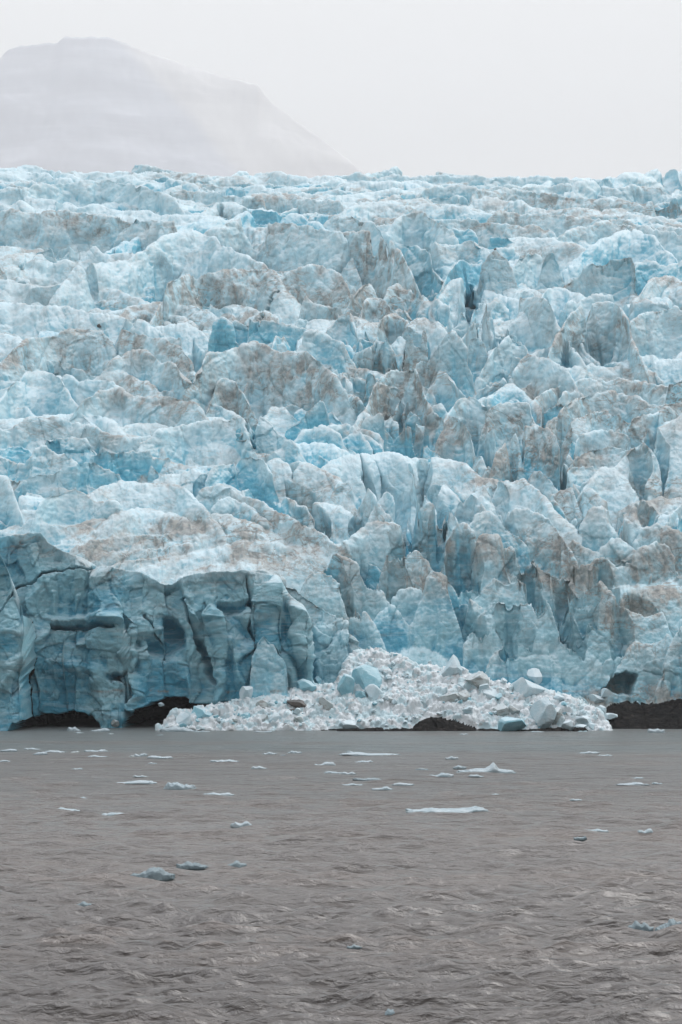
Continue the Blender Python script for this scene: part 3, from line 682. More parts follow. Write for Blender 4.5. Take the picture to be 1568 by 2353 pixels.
def ice_mat(name, kind='ice'):
    M = NT(name); pos = M.n('ShaderNodeTexCoord').outputs['Object']
    at = M.n('ShaderNodeAttribute', attribute_name='ice'); sp = M.n('ShaderNodeSeparateColor'); M.l(at.outputs['Color'], sp.inputs[0])
    blue, dirt, dist = sp.outputs[0], sp.outputs[1], sp.outputs[2]  # dist holds the deep mask: dense ice and painted shade
    nrm = M.n('ShaderNodeNewGeometry').outputs['Normal']; sx = M.n('ShaderNodeSeparateXYZ'); M.l(nrm, sx.inputs[0]); up = sx.outputs[2]
    # far ice is seen at a coarser grain: two scales blended by the attribute
    nA = M.noise(pos, .35, 6, .6); nB = M.noise(pos, 1.1, 6, .62); nC = M.noise(M.scale(pos, (1, 1, .22)), .8, 5, .6)
    strat = M.noise(M.scale(pos, (.12, .12, 1.)), .9, 4, .6, .6)
    pale = M.mix(M.ramp(nA, .35, .65), c4(.35, .58, .665), c4(.50, .67, .725))
    bl = M.mix(M.ramp(nB, .3, .7), c4(.115, .42, .565), c4(.20, .53, .65))
    w = M.math('ADD', blue, M.math('MULTIPLY', M.math('SUBTRACT', nC, .5), .7))
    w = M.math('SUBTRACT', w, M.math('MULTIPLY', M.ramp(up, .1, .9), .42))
    col = M.mix(M.ramp(w, .05, .85), pale, bl)
    col = M.mix(dist, col, M.mix(M.ramp(M.math('SUBTRACT', M.math('ADD', M.noise(pos, .13, 5, .6), M.math('MULTIPLY', nB, .35)), M.math('MULTIPLY', blue, .45)), .18, .48), c4(.07, .275, .38), c4(.21, .40, .46)))  # hollows painted a darker teal than the bulges, as shade in the colour
    # rime-white weathered crust on upward faces, with the lit crests painted in
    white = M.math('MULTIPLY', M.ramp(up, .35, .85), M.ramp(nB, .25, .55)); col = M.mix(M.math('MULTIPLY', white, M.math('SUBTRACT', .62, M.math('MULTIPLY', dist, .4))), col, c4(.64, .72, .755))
    # milky layers
    col = M.mix(M.math('MULTIPLY', M.ramp(strat, .52, .6), .2), col, c4(.52, .60, .62))
    # dirt: broad wash, thin wandering lines, streaks down the face
    wash = M.math('MULTIPLY', dirt, M.ramp(M.noise(M.scale(pos, (1, 1, .7)), .17, 8, .66, .5), .385, .63))
    def line(vec, sc, wd, ds):
        n = M.noise(vec, sc, 5, .6, ds); return M.ramp(M.math('ABSOLUTE', M.math('SUBTRACT', n, .5)), 0., wd, 1., 0.)
    ln = M.math('MAXIMUM', line(M.scale(pos, (.5, .5, 1.4)), .11, .022, .9), M.math('MULTIPLY', line(M.scale(pos, (1, 1, .6)), .2, .02, .7), .8))
    wash = M.math('MULTIPLY', wash, M.math('MULTIPLY_ADD', at.outputs['Alpha'], 1.2, 1.1), clamp=True)
    lm = M.math('MULTIPLY', ln, M.math('MULTIPLY', M.ramp(M.noise(pos, .07, 3), .38, .58), M.math('ADD', M.math('MULTIPLY', dirt, 1.1), .22)))
    st = M.ramp(M.noise(M.scale(pos, (1., 1., .16)), .5, 5, .65, .3), .5, .7); st = M.math('MULTIPLY', st, M.math('MULTIPLY', dirt, M.ramp(M.noise(pos, .06, 2), .45, .6)))
    df = M.math('ADD', M.math('MULTIPLY', wash, .9), M.math('MAXIMUM', M.math('MULTIPLY', lm, .8), st), clamp=True)
    dcol = M.mix(M.ramp(nB, .35, .65), c4(.34, .285, .235), c4(.145, .118, .097)); 
    col = M.mix(df, col, M.mix(.25, dcol, col))
    M.l(col, M.b.inputs['Base Color']); M.b.inputs['Roughness'].default_value = .5; M.b.inputs['Specular IOR Level'].default_value = .35; M.b.inputs['IOR'].default_value = 1.31
    h = M.math('ADD', M.math('MULTIPLY', M.noise(pos, 2.2, 8, .65), .6), M.math('MULTIPLY', nC, .5))
    b1 = M.bump(h, .24, .8)
    v = M.n('ShaderNodeTexVoronoi', feature='DISTANCE_TO_EDGE'); M.l(M.scale(pos, (1, 1, .7)), v.inputs['Vector']); v.inputs['Scale'].default_value = .45
    crk = M.ramp(v.outputs['Distance'], 0., .035); crk = M.math('MAXIMUM', crk, M.ramp(M.noise(pos, .2, 3), .56, .48))
    b2 = M.bump(crk, .08, .5, b1); M.l(b2, M.b.inputs['Normal']); return M.m
def bank_mat():
    M = NT('crushed_ice'); pos = M.n('ShaderNodeTexCoord').outputs['Object']
    a = M.noise(pos, .45, 6, .65); b = M.noise(pos, 1.6, 5, .6)
    v = M.n('ShaderNodeTexVoronoi'); M.l(pos, v.inputs['Vector']); v.inputs['Scale'].default_value = 1.0
    sp = M.n('ShaderNodeSeparateColor'); M.l(v.outputs['Color'], sp.inputs[0])
    col = M.mix(M.ramp(sp.outputs[0], .45, .8), c4(.66, .71, .73), c4(.50, .64, .68))
    col = M.mix(M.math('MULTIPLY', M.ramp(a, .56, .7), .6), col, c4(.30, .26, .23))
    col = M.mix(M.math('MULTIPLY', M.ramp(b, .6, .75), .4), col, c4(.22, .19, .17))
    M.l(col, M.b.inputs['Base Color']); M.b.inputs['Roughness'].default_value = .6
    M.l(M.bump(M.noise(pos, 4, 6, .7), .2, .9), M.b.inputs['Normal']); return M.m
def rock_mat():
    M = NT('dark_bedrock'); pos = M.n('ShaderNodeTexCoord').outputs['Object']
    a = M.noise(M.scale(pos, (.6, .6, 1.6)), 1.2, 7, .65, .4)
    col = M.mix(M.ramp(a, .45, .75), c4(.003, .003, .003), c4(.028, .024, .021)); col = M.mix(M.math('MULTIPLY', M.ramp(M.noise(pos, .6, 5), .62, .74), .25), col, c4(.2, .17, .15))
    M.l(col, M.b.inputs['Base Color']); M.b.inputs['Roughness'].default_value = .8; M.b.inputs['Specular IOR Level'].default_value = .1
    M.l(M.bump(a, .5, 1.), M.b.inputs['Normal']); return M.m
def chunk_mat(name, c1, c2, dirt=.0, top=.5):
    M = NT(name); pos = M.n('ShaderNodeTexCoord').outputs['Object']; inf = M.n('ShaderNodeObjectInfo')
    ad = M.n('ShaderNodeVectorMath', operation='ADD'); M.l(pos, ad.inputs[0]); M.l(inf.outputs['Location'], ad.inputs[1]); p = ad.outputs[0]
    col = M.mix(M.ramp(M.noise(p, .8, 5, .6), .35, .65), c4(*c1), c4(*c2))
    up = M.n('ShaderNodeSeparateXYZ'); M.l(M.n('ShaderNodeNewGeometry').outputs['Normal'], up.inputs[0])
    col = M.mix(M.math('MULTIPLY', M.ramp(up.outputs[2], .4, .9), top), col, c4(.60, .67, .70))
    d = M.ramp(M.noise(M.scale(p, (.6, .6, 1.5)), 1.0, 6, .7), .62 - .25 * dirt, .75 - .2 * dirt); col = M.mix(M.math('MULTIPLY', d, .35 + .6 * dirt), col, c4(.2, .17, .145))
    M.l(col, M.b.inputs['Base Color']); M.b.inputs['Roughness'].default_value = .4; M.b.inputs['IOR'].default_value = 1.31
    M.l(M.bump(M.noise(p, 3., 6, .65), .15, .8), M.b.inputs['Normal']); return M.m
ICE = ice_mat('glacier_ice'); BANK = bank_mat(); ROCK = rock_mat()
CH_PALE = chunk_mat('pale_ice', (.42, .56, .61), (.54, .63, .66)); CH_BLUE = chunk_mat('blue_ice', (.22, .46, .54), (.32, .54, .61)); CH_DIRTY = chunk_mat('dirty_ice', (.30, .36, .36), (.42, .46, .46), .5)
CH_FLOE = chunk_mat('floe_ice', (.27, .345, .375), (.36, .42, .445), 0., .15); CH_WET = chunk_mat('wet_ice', (.15, .20, .22), (.22, .28, .30), .0, .1)
# ------------------------------------------------------------------ split the ice sheet by owner
SER = {
 'capped_pinnacle': ('tall pale ice pinnacle capped by a small dark stone in the upper right', 'serac'),
 'round_knob': ('round pale ice knob below the bright blue hollow beside the stone-capped pinnacle', 'serac'),
 'finger': ('slim rounded finger of pale blue ice right of the stone-capped pinnacle', 'serac'),
 'bridge': ('wide blue-grey ice tower with a thick arched leg near the upper right edge', 'serac'),
 'sail_back': ('smooth sail-shaped blue ice slab behind the arched-leg tower', 'serac'),
 'broad_tower': ('broad grooved pale ice tower below the stone-capped pinnacle', 'serac'),
 'dirty_dome': ('brown-streaked rounded ice dome right of the broad grooved tower', 'serac'),
 'tall_blue': ('bright blue notched ice tower left of centre above the flat grey wall', 'serac'),
 'slab_wall': ('flat-faced grey ice wall standing below the bright blue notched tower', 'serac'),
 'pale_block': ('pale dusty ice block with one pointed corner in the middle of the icefall', 'serac'),
 'holed_spire': ('leaning blue ice spire with a dark hole in its face', 'serac'),
 'thin_shard': ('thin dark-tipped ice shard right of the holed leaning spire', 'serac'),
 'brown_tower': ('brown dust-covered ice tower standing below the pale pointed block', 'serac'),
 'white_crown': ('row of small white ice points on a dirty slope below the brown tower', 'serac'),
 'twin_horn': ('horn-shaped ice pinnacle with a sharp leaning tip right of centre', 'serac'),
 'square_shoulder': ('square-shouldered pale ice block with a blue top beside the horn-shaped pinnacle', 'serac'),
 'grey_hump': ('smooth grey-blue ice hump above the horn-shaped pinnacle', 'serac'),
 'grey_block': ('dark grey barrel-shaped ice block under the flat grey wall', 'serac'),
 'scalloped': ('pale scalloped ice mound at the left edge under a small white cap', 'serac'),
 'white_cap': ('small white crumbling ice cap on top of the scalloped mound', 'serac'),
 'sail_front': ('triangular blue ice sail with a hooked tip at the centre of the slope', 'serac'),
 'long_wall': ('long smooth blue ice wall split by one vertical crack left of centre', 'serac'),
 'overhang': ('short overhanging blue ice block with a dirty right end at the left', 'serac'),
 'banded_dome': ('low ice dome with fine grey bands above the dirty lower slope', 'serac'),
 'blue_wedge': ('wedge-shaped ice mass with a deep blue underside in the centre', 'serac'),
 'long_fin': ('long steep blue-sided ice fin running down beside a deep crevasse', 'serac'),
 'arched_block': ('rounded ice block with a blue arch-shaped hollow right of the long fin', 'serac'),
 'rounded_pillar': ('round-headed ice pillar with brown streaks above the great front serac', 'serac'),
 'hollow_pillar': ('brown-topped ice pillar with a small blue window in its face', 'serac'),
 'bright_fin': ('small bright turquoise ice fin leaning out between two dirty blocks', 'serac'),
 'speckled_block': ('grey speckled ice block right of the bright turquoise fin', 'serac'),
 'great_serac': ('great blue two-headed ice tower rising behind the heap of crushed ice', 'serac'),
 'pale_wedge': ('glowing pale blue wedge of ice left of the great two-headed tower', 'serac'),
 'broken_tooth': ('large faceted blue ice tooth leaning over the rocky shore', 'serac'),
 'twin_spire': ('narrow brown-tipped ice spire at the lower right', 'serac'),
 'end_cliff': ('pale ice cliff above the dark bedrock at the right end of the front', 'serac'),
 'knobbly_column': ('knobbly white ice column beside the dark hollow at the lower right', 'serac'),
 'pocked_block': ('grey ice block pocked with round holes near the right edge', 'serac'),
 'bottle_serac': ('bottle-shaped turquoise ice pinnacle standing at the foot of the cliff', 'serac'),
 'skyline_block': ('blue square-edged ice block on the skyline at the right edge', 'serac'),
}
co = np.stack([Xd, Yd, Zd], -1).reshape(-1, 3).astype(np.float32); colf = COL.reshape(-1, 4)
ii = (np.arange(NU - 1)[:, None] * N + np.arange(N - 1)[None, :]).ravel()
quads = np.stack([ii, ii + N, ii + N + 1, ii + 1], 1).astype(np.int32)
fo = Or[:-1, :-1].ravel()
def part_obj(name, mask, mat):
    q = quads[mask]; u, inv = np.unique(q.ravel(), return_inverse=True)
    return mesh_from(name, co[u], inv.reshape(-1, 4), mat, colf[u])
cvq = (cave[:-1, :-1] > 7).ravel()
names = {}
for i, R in enumerate(RD):
    if R['name']: names.setdefault(R['name'], []).append(i)
rest = ~cvq
tag(part_obj('shaded_cave_rock', cvq, ROCK), kind='structure')  # cave interior takes the dark rock colour to paint its shade, partly real rock
for nm, ids in names.items():
    m = np.isin(fo, ids) & ~cvq
    if m.sum() < 20: print('tiny', nm, m.sum()); continue
    rest &= ~m
    if nm == 'BANK': tag(part_obj('crushed_ice', m, BANK), kind='stuff', label='heap of crushed white ice and snow along the shore below the ice cliff', cat='crushed ice')
    elif nm.startswith('ROCK'): tag(part_obj('bedrock', m, ROCK), kind='structure')
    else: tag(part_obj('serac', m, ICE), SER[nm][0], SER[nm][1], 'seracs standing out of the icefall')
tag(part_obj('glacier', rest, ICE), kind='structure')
print('meshes', round(time.time() - T00, 1))
# ------------------------------------------------------------------ water
def water():
    yv = [-300, -100, -20, 10, 25, 35, 42]
    Yw = [46.]
    while Yw[-1] < 372: Yw.append(Yw[-1] + max(.05, Yw[-1] ** 2 / (F * .4352 * H) * .55 * (1 if Yw[-1] < 200 else .8)))
    Yw = np.array(yv + Yw); t = np.concatenate([[-9, -5, -3, -2, -1.5, -1.25], np.linspace(-1.12, 1.12, 820), [1.25, 1.5, 2, 3, 5, 9]])
    Wd = .172 * np.maximum(Yw, 40)
    X = t[:, None] * Wd[None, :]; Y = np.broadcast_to(Yw, X.shape)
    px = Y / (F * .4352); row = Y ** 2 / (F * .4352 * H)
    Zw = np.zeros_like(X)
    for i, (lx, ly, a) in enumerate(((9., 2.6, .17), (3.6, .95, .27), (1.9, .46, .23), (.9, .23, .11))):
        n = perlin(X / lx + .12 * Y / ly, Y / ly, 0 * X + i * 3.1, 140 + i); n = np.exp(1.3 * n) - .8   # peaked crests, flat troughs
        Zw += a * (n - .3) * np.clip(1.5 - row / (ly * 1.3), 0, 1)
    edge = np.clip((296 - Y) / 30, .1, 1) * (Y > 44); Zw = Zw * edge - .02
    co = np.stack([X, Y, Zw], -1).reshape(-1, 3); nyy = Yw.size
    ii = (np.arange(t.size - 1)[:, None] * nyy + np.arange(nyy - 1)[None, :]).ravel()
    M = NT('silty_water'); pos = M.n('ShaderNodeTexCoord').outputs['Object']; sx = M.n('ShaderNodeSeparateXYZ'); M.l(pos, sx.inputs[0])
    big = M.noise(M.scale(pos, (.02, .05, 1)), 1., 4, .5)
    yy = M.math('ADD', sx.outputs[1], M.math('MULTIPLY', M.math('SUBTRACT', big, .5), 26.))
    col = M.mix(M.ramp(yy, 226, 244), M.mix(M.ramp(yy, 70, 150), c4(.07, .056, .047), c4(.125, .105, .092)), c4(.105, .125, .122))
    b2 = M.noise(M.scale(pos, (.012, .06, 1)), 1., 3, .5); col = M.mix(M.math('MULTIPLY', M.ramp(b2, .5, .68), .5), col, c4(.15, .11, .085))
    M.l(col, M.b.inputs['Base Color']); M.b.inputs['Roughness'].default_value = .3; M.b.inputs['IOR'].default_value = 1.68; M.b.inputs['Specular IOR Level'].default_value = 1.
    w1 = M.noise(M.scale(pos, (.8, 2.2, 1)), 1.6, 7, .62, .3); w2 = M.noise(M.scale(pos, (.45, 1.2, 1)), .8, 3, .5, .2)
    w3 = M.noise(M.scale(pos, (.14, .42, 1)), 1., 6, .7, .2); fd = M.ramp(sx.outputs[1], 80, 190, 0., 4.5)
    M.l(M.bump(M.math('ADD', M.math('MULTIPLY', w3, fd), M.math('ADD', M.math('MULTIPLY', w1, .5), M.math('MULTIPLY', w2, 1.2))), 1., 1.), M.b.inputs['Normal'])
    o = mesh_from('water', co, np.stack([ii, ii + nyy, ii + nyy + 1, ii + 1], 1), M.m); tag(o, kind='structure')
water()
def seabed():
    q = np.array([[-5100, -400, -6], [5100, -400, -6], [5100, 16900, -6], [-5100, 16900, -6]], float)
    M = NT('seabed_silt'); M.b.inputs['Base Color'].default_value = c4(.1, .085, .07); tag(mesh_from('ground', q, np.array([[0, 1, 2, 3]]), M.m), kind='structure')
seabed()
# ------------------------------------------------------------------ mountain, seen through the haze
def mountain():
    Ym = 15000.; pk = np.array([(-900, 900), (-500, 420), (-200, 240), (0, 135), (20, 112), (45, 104), (130, 97), (150, 82), (250, 85), (300, 103), (400, 140), (500, 170), (595, 193), (605, 212), (625, 235), (700, 290), (780, 350), (830, 390), (900, 450), (1100, 640), (1400, 900)], float)
    spur = np.array([(330, 120), (390, 190), (500, 280), (600, 380), (700, 480), (900, 700)], float)
    us = np.linspace(-900, 1400, 460); v = np.interp(us, pk[:, 0], pk[:, 1]) + 3 * n1(us / 22., 4) + 2 * n1(us / 9., 5)
    zc = zray(v, Ym); xc = (us - UC) / F * Ym
    d = np.linspace(-3700, 1900, 260)
    X, D = np.meshgrid(xc, d, indexing='ij'); Y = Ym + D
    front = np.where(D < 0, -D * 1.15, D * 1.3)
    strata = 22 * n1((gblur(zc, 12, 0)[:, None] - front) / 175. + X * .0006, 9) * (1 + 0 * X)
    zs = gblur(zc, 9, 0); zm = zs[:, None] - front + (zc - zs)[:, None] * np.exp(-np.abs(D) / 260) + strata * np.clip(-D / 80, 0, 1)
    # a spur running toward the viewer divides two faces
    us2 = (X / Ym) * F + UC; sv = np.interp(us2, spur[:, 0], spur[:, 1]); f = np.clip((us2 - 330) / 60, 0, 1) * np.clip(-D / 150, 0, 1)
    zm += f * 90 * perlin(X / 430., D / 1500., zm / 830., 12) + 45 * fbm(X / 400., Y / 830., zm / 430., 13, 4) * np.clip(-D / 130, 0, 1)
    zm = np.maximum(zm, -5)
    co = np.stack([X, Y, zm], -1).reshape(-1, 3); n = d.size; ii = (np.arange(us.size - 1)[:, None] * n + np.arange(n - 1)[None, :]).ravel()
    M = NT('mountain_rock'); pos = M.n('ShaderNodeTexCoord').outputs['Object']
    a = M.noise(M.scale(pos, (.00047, .00047, .0044)), 1., 7, .6, .4); b = M.noise(M.scale(pos, (.0012, .0012, .0008)), 1., 6, .6)
    sx = M.n('ShaderNodeSeparateXYZ'); M.l(pos, sx.inputs[0])
    # the scree face right of the diagonal edge is painted paler as lit, the left wall darker as shaded
    lim = M.math('ADD', M.math('MULTIPLY', sx.outputs[2], -.80), 2025.)
    lit_scree = M.ramp(M.math('SUBTRACT', M.math('ADD', sx.outputs[0], M.math('MULTIPLY', M.math('SUBTRACT', b, .5), 180.)), lim), -90, 90)
    col = M.mix(M.ramp(a, .42, .62), c4(.30, .315, .355), c4(.39, .405, .445)); col = M.mix(lit_scree, col, M.mix(M.ramp(a, .4, .6), c4(.42, .41, .405), c4(.50, .49, .48)))
    M.l(col, M.b.inputs['Base Color']); M.b.inputs['Roughness'].default_value = .9
    tag(mesh_from('mountain', co, np.stack([ii, ii + n, ii + n + 1, ii + 1], 1), M.m), kind='structure')
mountain()
# ------------------------------------------------------------------ loose ice: blocks and floes
def ico(sub):
    import bmesh
    bm = bmesh.new(); bmesh.ops.create_icosphere(bm, subdivisions=sub, radius=1.); bm.verts.ensure_lookup_table()
    v = np.array([p.co[:] for p in bm.verts]); f = np.array([[q.index for q in t.verts] for t in bm.faces]); bm.free(); return v, f
ICO4, ICO3, ICO5 = ico(4), ico(3), ico(5)
def chunk(seed, sx, sy, sz, ic=ICO4, cuts=18, rough=.03):
    r = np.random.default_rng(seed); v = ic[0].copy()
    for _ in range(cuts):
        n = r.normal(size=3); n /= np.linalg.norm(n); d = r.uniform(.42, .72); q = v @ n
        v -= np.maximum(0, q - d)[:, None] * n * .97
    v *= 1 + rough * fbm(v[:, 0] * 1.7 + seed, v[:, 1] * 1.7, v[:, 2] * 1.7, seed % 90, 4, .55)[:, None]
    v -= (v.max(0) + v.min(0)) / 2; v /= (v.max(0) - v.min(0)); return v * [sx, sy, sz], ic[1]
def put_chunk(name, U_, V_, w, h, mat, label, cat, group, seed, ic=ICO4, cuts=18, rot=0., sink=.12, dist=None):
    """U_,V_ = centre of the chunk in the photograph, w,h = its size there."""
    Yq = dist if dist else yvis(U_, V_ + h * .42)
    k = Yq / F; sx, sz = w * k, h * k * (1 + sink); sy = (sx * .75 + sz * .25) 
    v, f = chunk(seed, sx, sy, sz, ic, cuts)
    Yc = Yq + sy * .12
    o = mesh_from(name, v, f, mat, smooth=False); o.location = ((U_ - UC) / F * Yc, Yc, H + (VH - V_) / F * Yc - sz * sink * .4); o.rotation_euler = (0, rot, 0)
    return tag(o, label, cat, group)
BLK = """
6 890,692 80 70 p .5|tilted pale square block of ice perched above the rubble at the lower right
6 875,745 175 90 p 0|wide pale ice block with a dirty brown band above the shore rubble
6 925,865 120 150 p .1|large upright pale ice block on the shore beside the brown boulder
6 975,882 85 84 d 0|brown dirt-crusted ice boulder leaning on the large upright pale block
6 785,918 135 74 b -.1|smooth blue ice block lying at the waterline left of the upright pale block
6 1040,922 56 48 p 0|small white ice block at the waterline right of the brown boulder
6 1120,900 95 46 p .2|flat white ice slab on dark rock, upper of three near the waterline
6 1100,932 62 30 p -.1|low white ice slab on dark rock, left of three near the waterline
6 1150,928 50 36 p .1|small pale ice block, right of three near the waterline
6 790,855 66 54 d 0|grey-brown dirty ice boulder on the rubble left of the upright pale block
6 512,655 95 115 p .3|leaning ice block with a brown stained top above the crushed ice
6 622,712 120 84 d .1|dirt-stained ice block in the rubble under the leaning blue tooth
6 20,742 78 112 b .15|smooth rounded turquoise ice block at the top of the crushed ice
6 150,772 84 80 p 0|pale lumpy ice block in the middle of the crushed ice
6 215,800 82 50 d 0|grey rounded ice block right of the pale lumpy block
6 120,700 150 110 b .2|large domed blue-grey ice block half buried high on the crushed ice
6 90,790 66 50 b .4|small blue ice block under the domed half-buried one
6 500,800 90 56 d 0|dirty grey ice block on the brown rubble right of the crushed ice
6 700,780 100 56 p .1|pale ice block in the row above the dark shore rock
6 740,850 90 64 d .1|dull grey ice block with dark streaks next to the grey-brown boulder
6 565,790 70 60 d -.2|cracked brownish ice block under the dirt-stained one
6 660,760 60 60 p 0|rounded pale ice lump below the leaning blue tooth
6 1225,770 60 40 p 0|small pale ice block under the knobbly white column
6 1180,800 84 40 p .1|pale ice slab lying across the upper edge of the dark rock
6 1240,880 60 30 p .2|small white ice slab stranded on the dark bedrock
6 1195,850 50 44 p 0|small white ice lump above the slab stranded on bedrock
6 40,920 90 50 p 0|rounded pale ice block at the waterline below the crushed ice
5 1365,822 95 44 k .1|dark brown rock lump right of the foot of the bottle-shaped pinnacle
5 1500,830 84 62 d .3|grey angular ice block near the top of the crushed ice
5 1460,712 42 50 b 0|small round pale blue ice ball high against the cliff foot
5 1205,830 60 50 d 0|grey ice block below the base of the bottle-shaped pinnacle
5 1345,862 70 34 k 0|flat brown stone in the middle of the crushed ice
5 1265,885 66 46 p 0|pale angular ice block left of the flat brown stone
5 1210,895 50 50 d .2|grey tilted ice block low on the left part of the crushed ice
5 1300,925 56 26 k 0|small dark brown stone close to the waterline
5 1410,740 90 60 b .1|pale blue jagged ice lump against the foot of the cliff
5 1130,780 62 80 p .1|upright pale ice block left of the bottle-shaped pinnacle
5 930,865 100 54 b .2|tilted pale blue slab at the left end of the crushed ice
5 850,890 80 56 p .1|rough white ice block beside the dark cave
5 530,905 60 50 d 0|grey ice boulder between the two dark caves
5 740,825 30 18 p 0|small white ice lump on dark rock inside the cave
"""
MAT = {'p': CH_PALE, 'b': CH_BLUE, 'd': CH_DIRTY, 'k': chunk_mat('brown_rock', (.05, .042, .037), (.11, .095, .085), 0., .08)}
for i, ln in enumerate(BLK.strip().splitlines()):
    hd, lb = ln.split('|'); t, xy, w, h, m, rt = hd.split(); ox, oy, sc = TILES[t]; x, y = map(float, xy.split(','))
    put_chunk('rock' if m == 'k' else 'ice_block', x / sc + ox, y / sc + oy, float(w) / sc, float(h) / sc, MAT[m], lb, 'rock' if m == 'k' else 'ice block', None if m == 'k' else 'ice blocks on the shore rubble', 500 + i, rot=float(rt), sink=.15)
lib = []
for i in range(10):
    v, f = chunk(900 + i, 1, 1, 1, ICO4, 16)
    lib.append([mesh_from('ice_chunk', v, f, m, smooth=False) for m in (CH_PALE, CH_BLUE, CH_DIRTY)])
bankI = np.nonzero(isr & near & (Vr > 1480) & (Vr < 1676)); nb = len(bankI[0]); cnt = 0
first = [[True] * 3 for _ in range(10)]
for s in range(215):
    k = int(rng.integers(nb)); a, b = bankI[0][k], bankI[1][k]
    sz = float(np.clip(rng.lognormal(-.75, .5), .2, 1.9)); mi = int(rng.choice([0, 0, 0, 1, 1, 2])); li = int(rng.integers(10))
    src = lib[li][mi]; o = src if first[li][mi] else src.copy()
    if not first[li][mi]: C.objects.link(o)
    first[li][mi] = False
    o.scale = (sz * rng.uniform(.8, 1.4), sz, sz * rng.uniform(.6, 1.)); o.rotation_euler = (rng.uniform(-.4, .4), rng.uniform(-.4, .4), rng.uniform(0, 6.28))
    o.location = (float(Xd[a, b]), float(Yd[a, b]) - .1 * sz, float(Zd[a, b]) + .12 * sz)
    tag(o, ('small white ice chunk lying loose on the crushed ice', 'small pale blue ice chunk lying loose on the crushed ice', 'small grey dirty ice chunk lying loose on the crushed ice')[mi], 'ice chunk',
        ('loose white ice chunks on the crushed ice', 'loose blue ice chunks on the crushed ice', 'loose dirty ice chunks on the crushed ice')[mi])
for i in range(10):
    for j in range(3):
        if first[i][j]: bpy.data.objects.remove(lib[i][j])
FLOES = """
W 40,172 80 15|low pale ice floe at the far left edge, below the big cave
W 10,222 70 9|thin flat ice sheet touching the left edge
W 150,166 78 11|thin floe right of the low one at the far left edge
W 185,187 68 17|humped pale floe among the far left floes
W 255,178 100 12|long flat floe just behind the humped far left floe
W 345,181 42 9 d|small brown dirty floe among the far left floes
W 440,176 105 17|flat pale floe with a raised right end, right of the small brown one
W 450,200 90 10|thin white floe just in front of the one with a raised end
W 605,200 24 12 d|tiny rust-brown lump of ice left of a white floe
W 645,195 62 20|small double-humped white floe beside the rust-brown lump
W 735,204 120 15|long uneven white floe right of the rust-brown lump
W 702,232 42 9|tiny white floe in front of the long uneven one
W 353,258 55 9|faint low floe below the flat far-left ones
W 645,292 66 9|thin grey-blue floe above the big white block floe
W 1240,186 62 14|small pale floe left of centre in the far water
W 1355,181 64 15|small humped floe just left of centre in the far water
W 1300,196 36 7 w|thin dark floe between two small pale ones
W 1032,221 130 15|wide grey-white floe in front of the crushed ice
W 1495,236 98 26|bright rounded white floe near the centre of the far water
W 1190,252 72 17|small white floe with a pointed hump left of the bright rounded one
W 1532,275 86 14|low blue-grey floe below the bright rounded one
W 632,318 205 19|long low white floe on brown water left of the thick white block
W 827,336 146 40|thick white block of floating ice on brown water
W 1005,374 150 17|long thin blue-grey floe right of the thick white block
W 382,392 72 13|small smooth floe below the long low white one
W 262,446 215 24|long two-humped blue-grey floe at the left of the brown water
W 508,467 135 20|smooth oval floe right of the long two-humped one
W 1110,512 96 30|rounded grey-blue floe sitting low in brown water
W 340,76 60 26|small bright white floe in front of the big dark cave
W 462,80 84 20|jagged white floe between the big cave and the crushed ice
W 815,76 165 30|long white floe hugging the left end of the crushed ice
W 735,103 30 6|tiny white bit of ice below the long floe at the crushed ice
W 510,98 26 6|tiny white bit of ice below the jagged white floe
W 365,92 44 7|flat sliver of ice in front of the bright white floe by the cave
W 930,86 80 9|thin white strip of ice along the foot of the crushed ice
W 1210,88 90 8|second thin white strip along the foot of the crushed ice
X 130,189 270 16|very long flat pale floe at the centre of the far water
X 40,180 34 11|tiny white floe touching the very long flat one
X 105,225 92 13|small white floe in front of the very long flat one
X 35,278 72 14|low pale floe at the centre, below the small white one
X 50,330 100 11|flat dull floe at the centre above the small pointed one
X 285,328 100 17|pale flat floe right of the dull flat centre one
X 190,347 98 20|small pointed white floe at the centre
X 130,305 150 13 w|dull grey half-sunk ice sheet at the centre
X 460,286 112 26|grey and white peaked floe left of the spiked one
X 620,290 72 13|small low floe in front of the spiked one
X 510,207 60 17|small pale floe above and left of the spiked one
X 545,249 60 18|dull small floe touching the left side of the spiked one
X 372,260 60 9 w|thin dark floe left of the spiked one
X 1140,183 100 12|flat pale floe at the right of the far water
X 1215,196 70 9|thin white floe beside the flat pale one at the right
X 1340,326 152 16|flat blue-grey floe at the right on brown water
X 1360,300 62 10|thin floe just behind the flat blue-grey one at the right
X 1455,324 50 11|faint small floe right of the flat blue-grey one
X 700,378 86 14|smooth low floe between the spiked one and the very long near one
X 1080,400 56 10|faint small floe on brown water at the right
X 1408,544 98 28|rounded pale floe low in the water near the right edge
X 1170,540 120 16|faint half-sunk floe left of the rounded one near the right edge
X 1100,574 62 18 w|dark half-sunk floe below the faint one on the right
X 565,99 42 8|tiny white floe close under the crushed ice at the centre
X 1450,83 84 24|small jagged white floe in front of the dark bedrock at the right
X 900,88 60 7|thin white sliver at the foot of the shore blocks
Y 700,104 192 50|large pale grey-blue floe in the near water at the left
Y 886,66 150 27|low grey floe behind and right of the large near one
Y 1082,62 105 28|short grey-blue floe right of the low grey one
Y 385,247 76 24|small dull round floe below the large near one
Z 1380,346 120 42|left of two pale floes side by side at the right edge
Z 1512,345 130 58|rounded larger floe of the two side by side at the right edge
Z 655,115 92 13|faint pale floe in the middle of the near water
Z 1030,172 92 17|faint flat floe right of the middle of the near water
Z 230,748 92 40 w|clear grey lump of ice at the bottom of the picture
Z 60,440 70 15 w|small dark wet lump of ice in the middle near water
"""
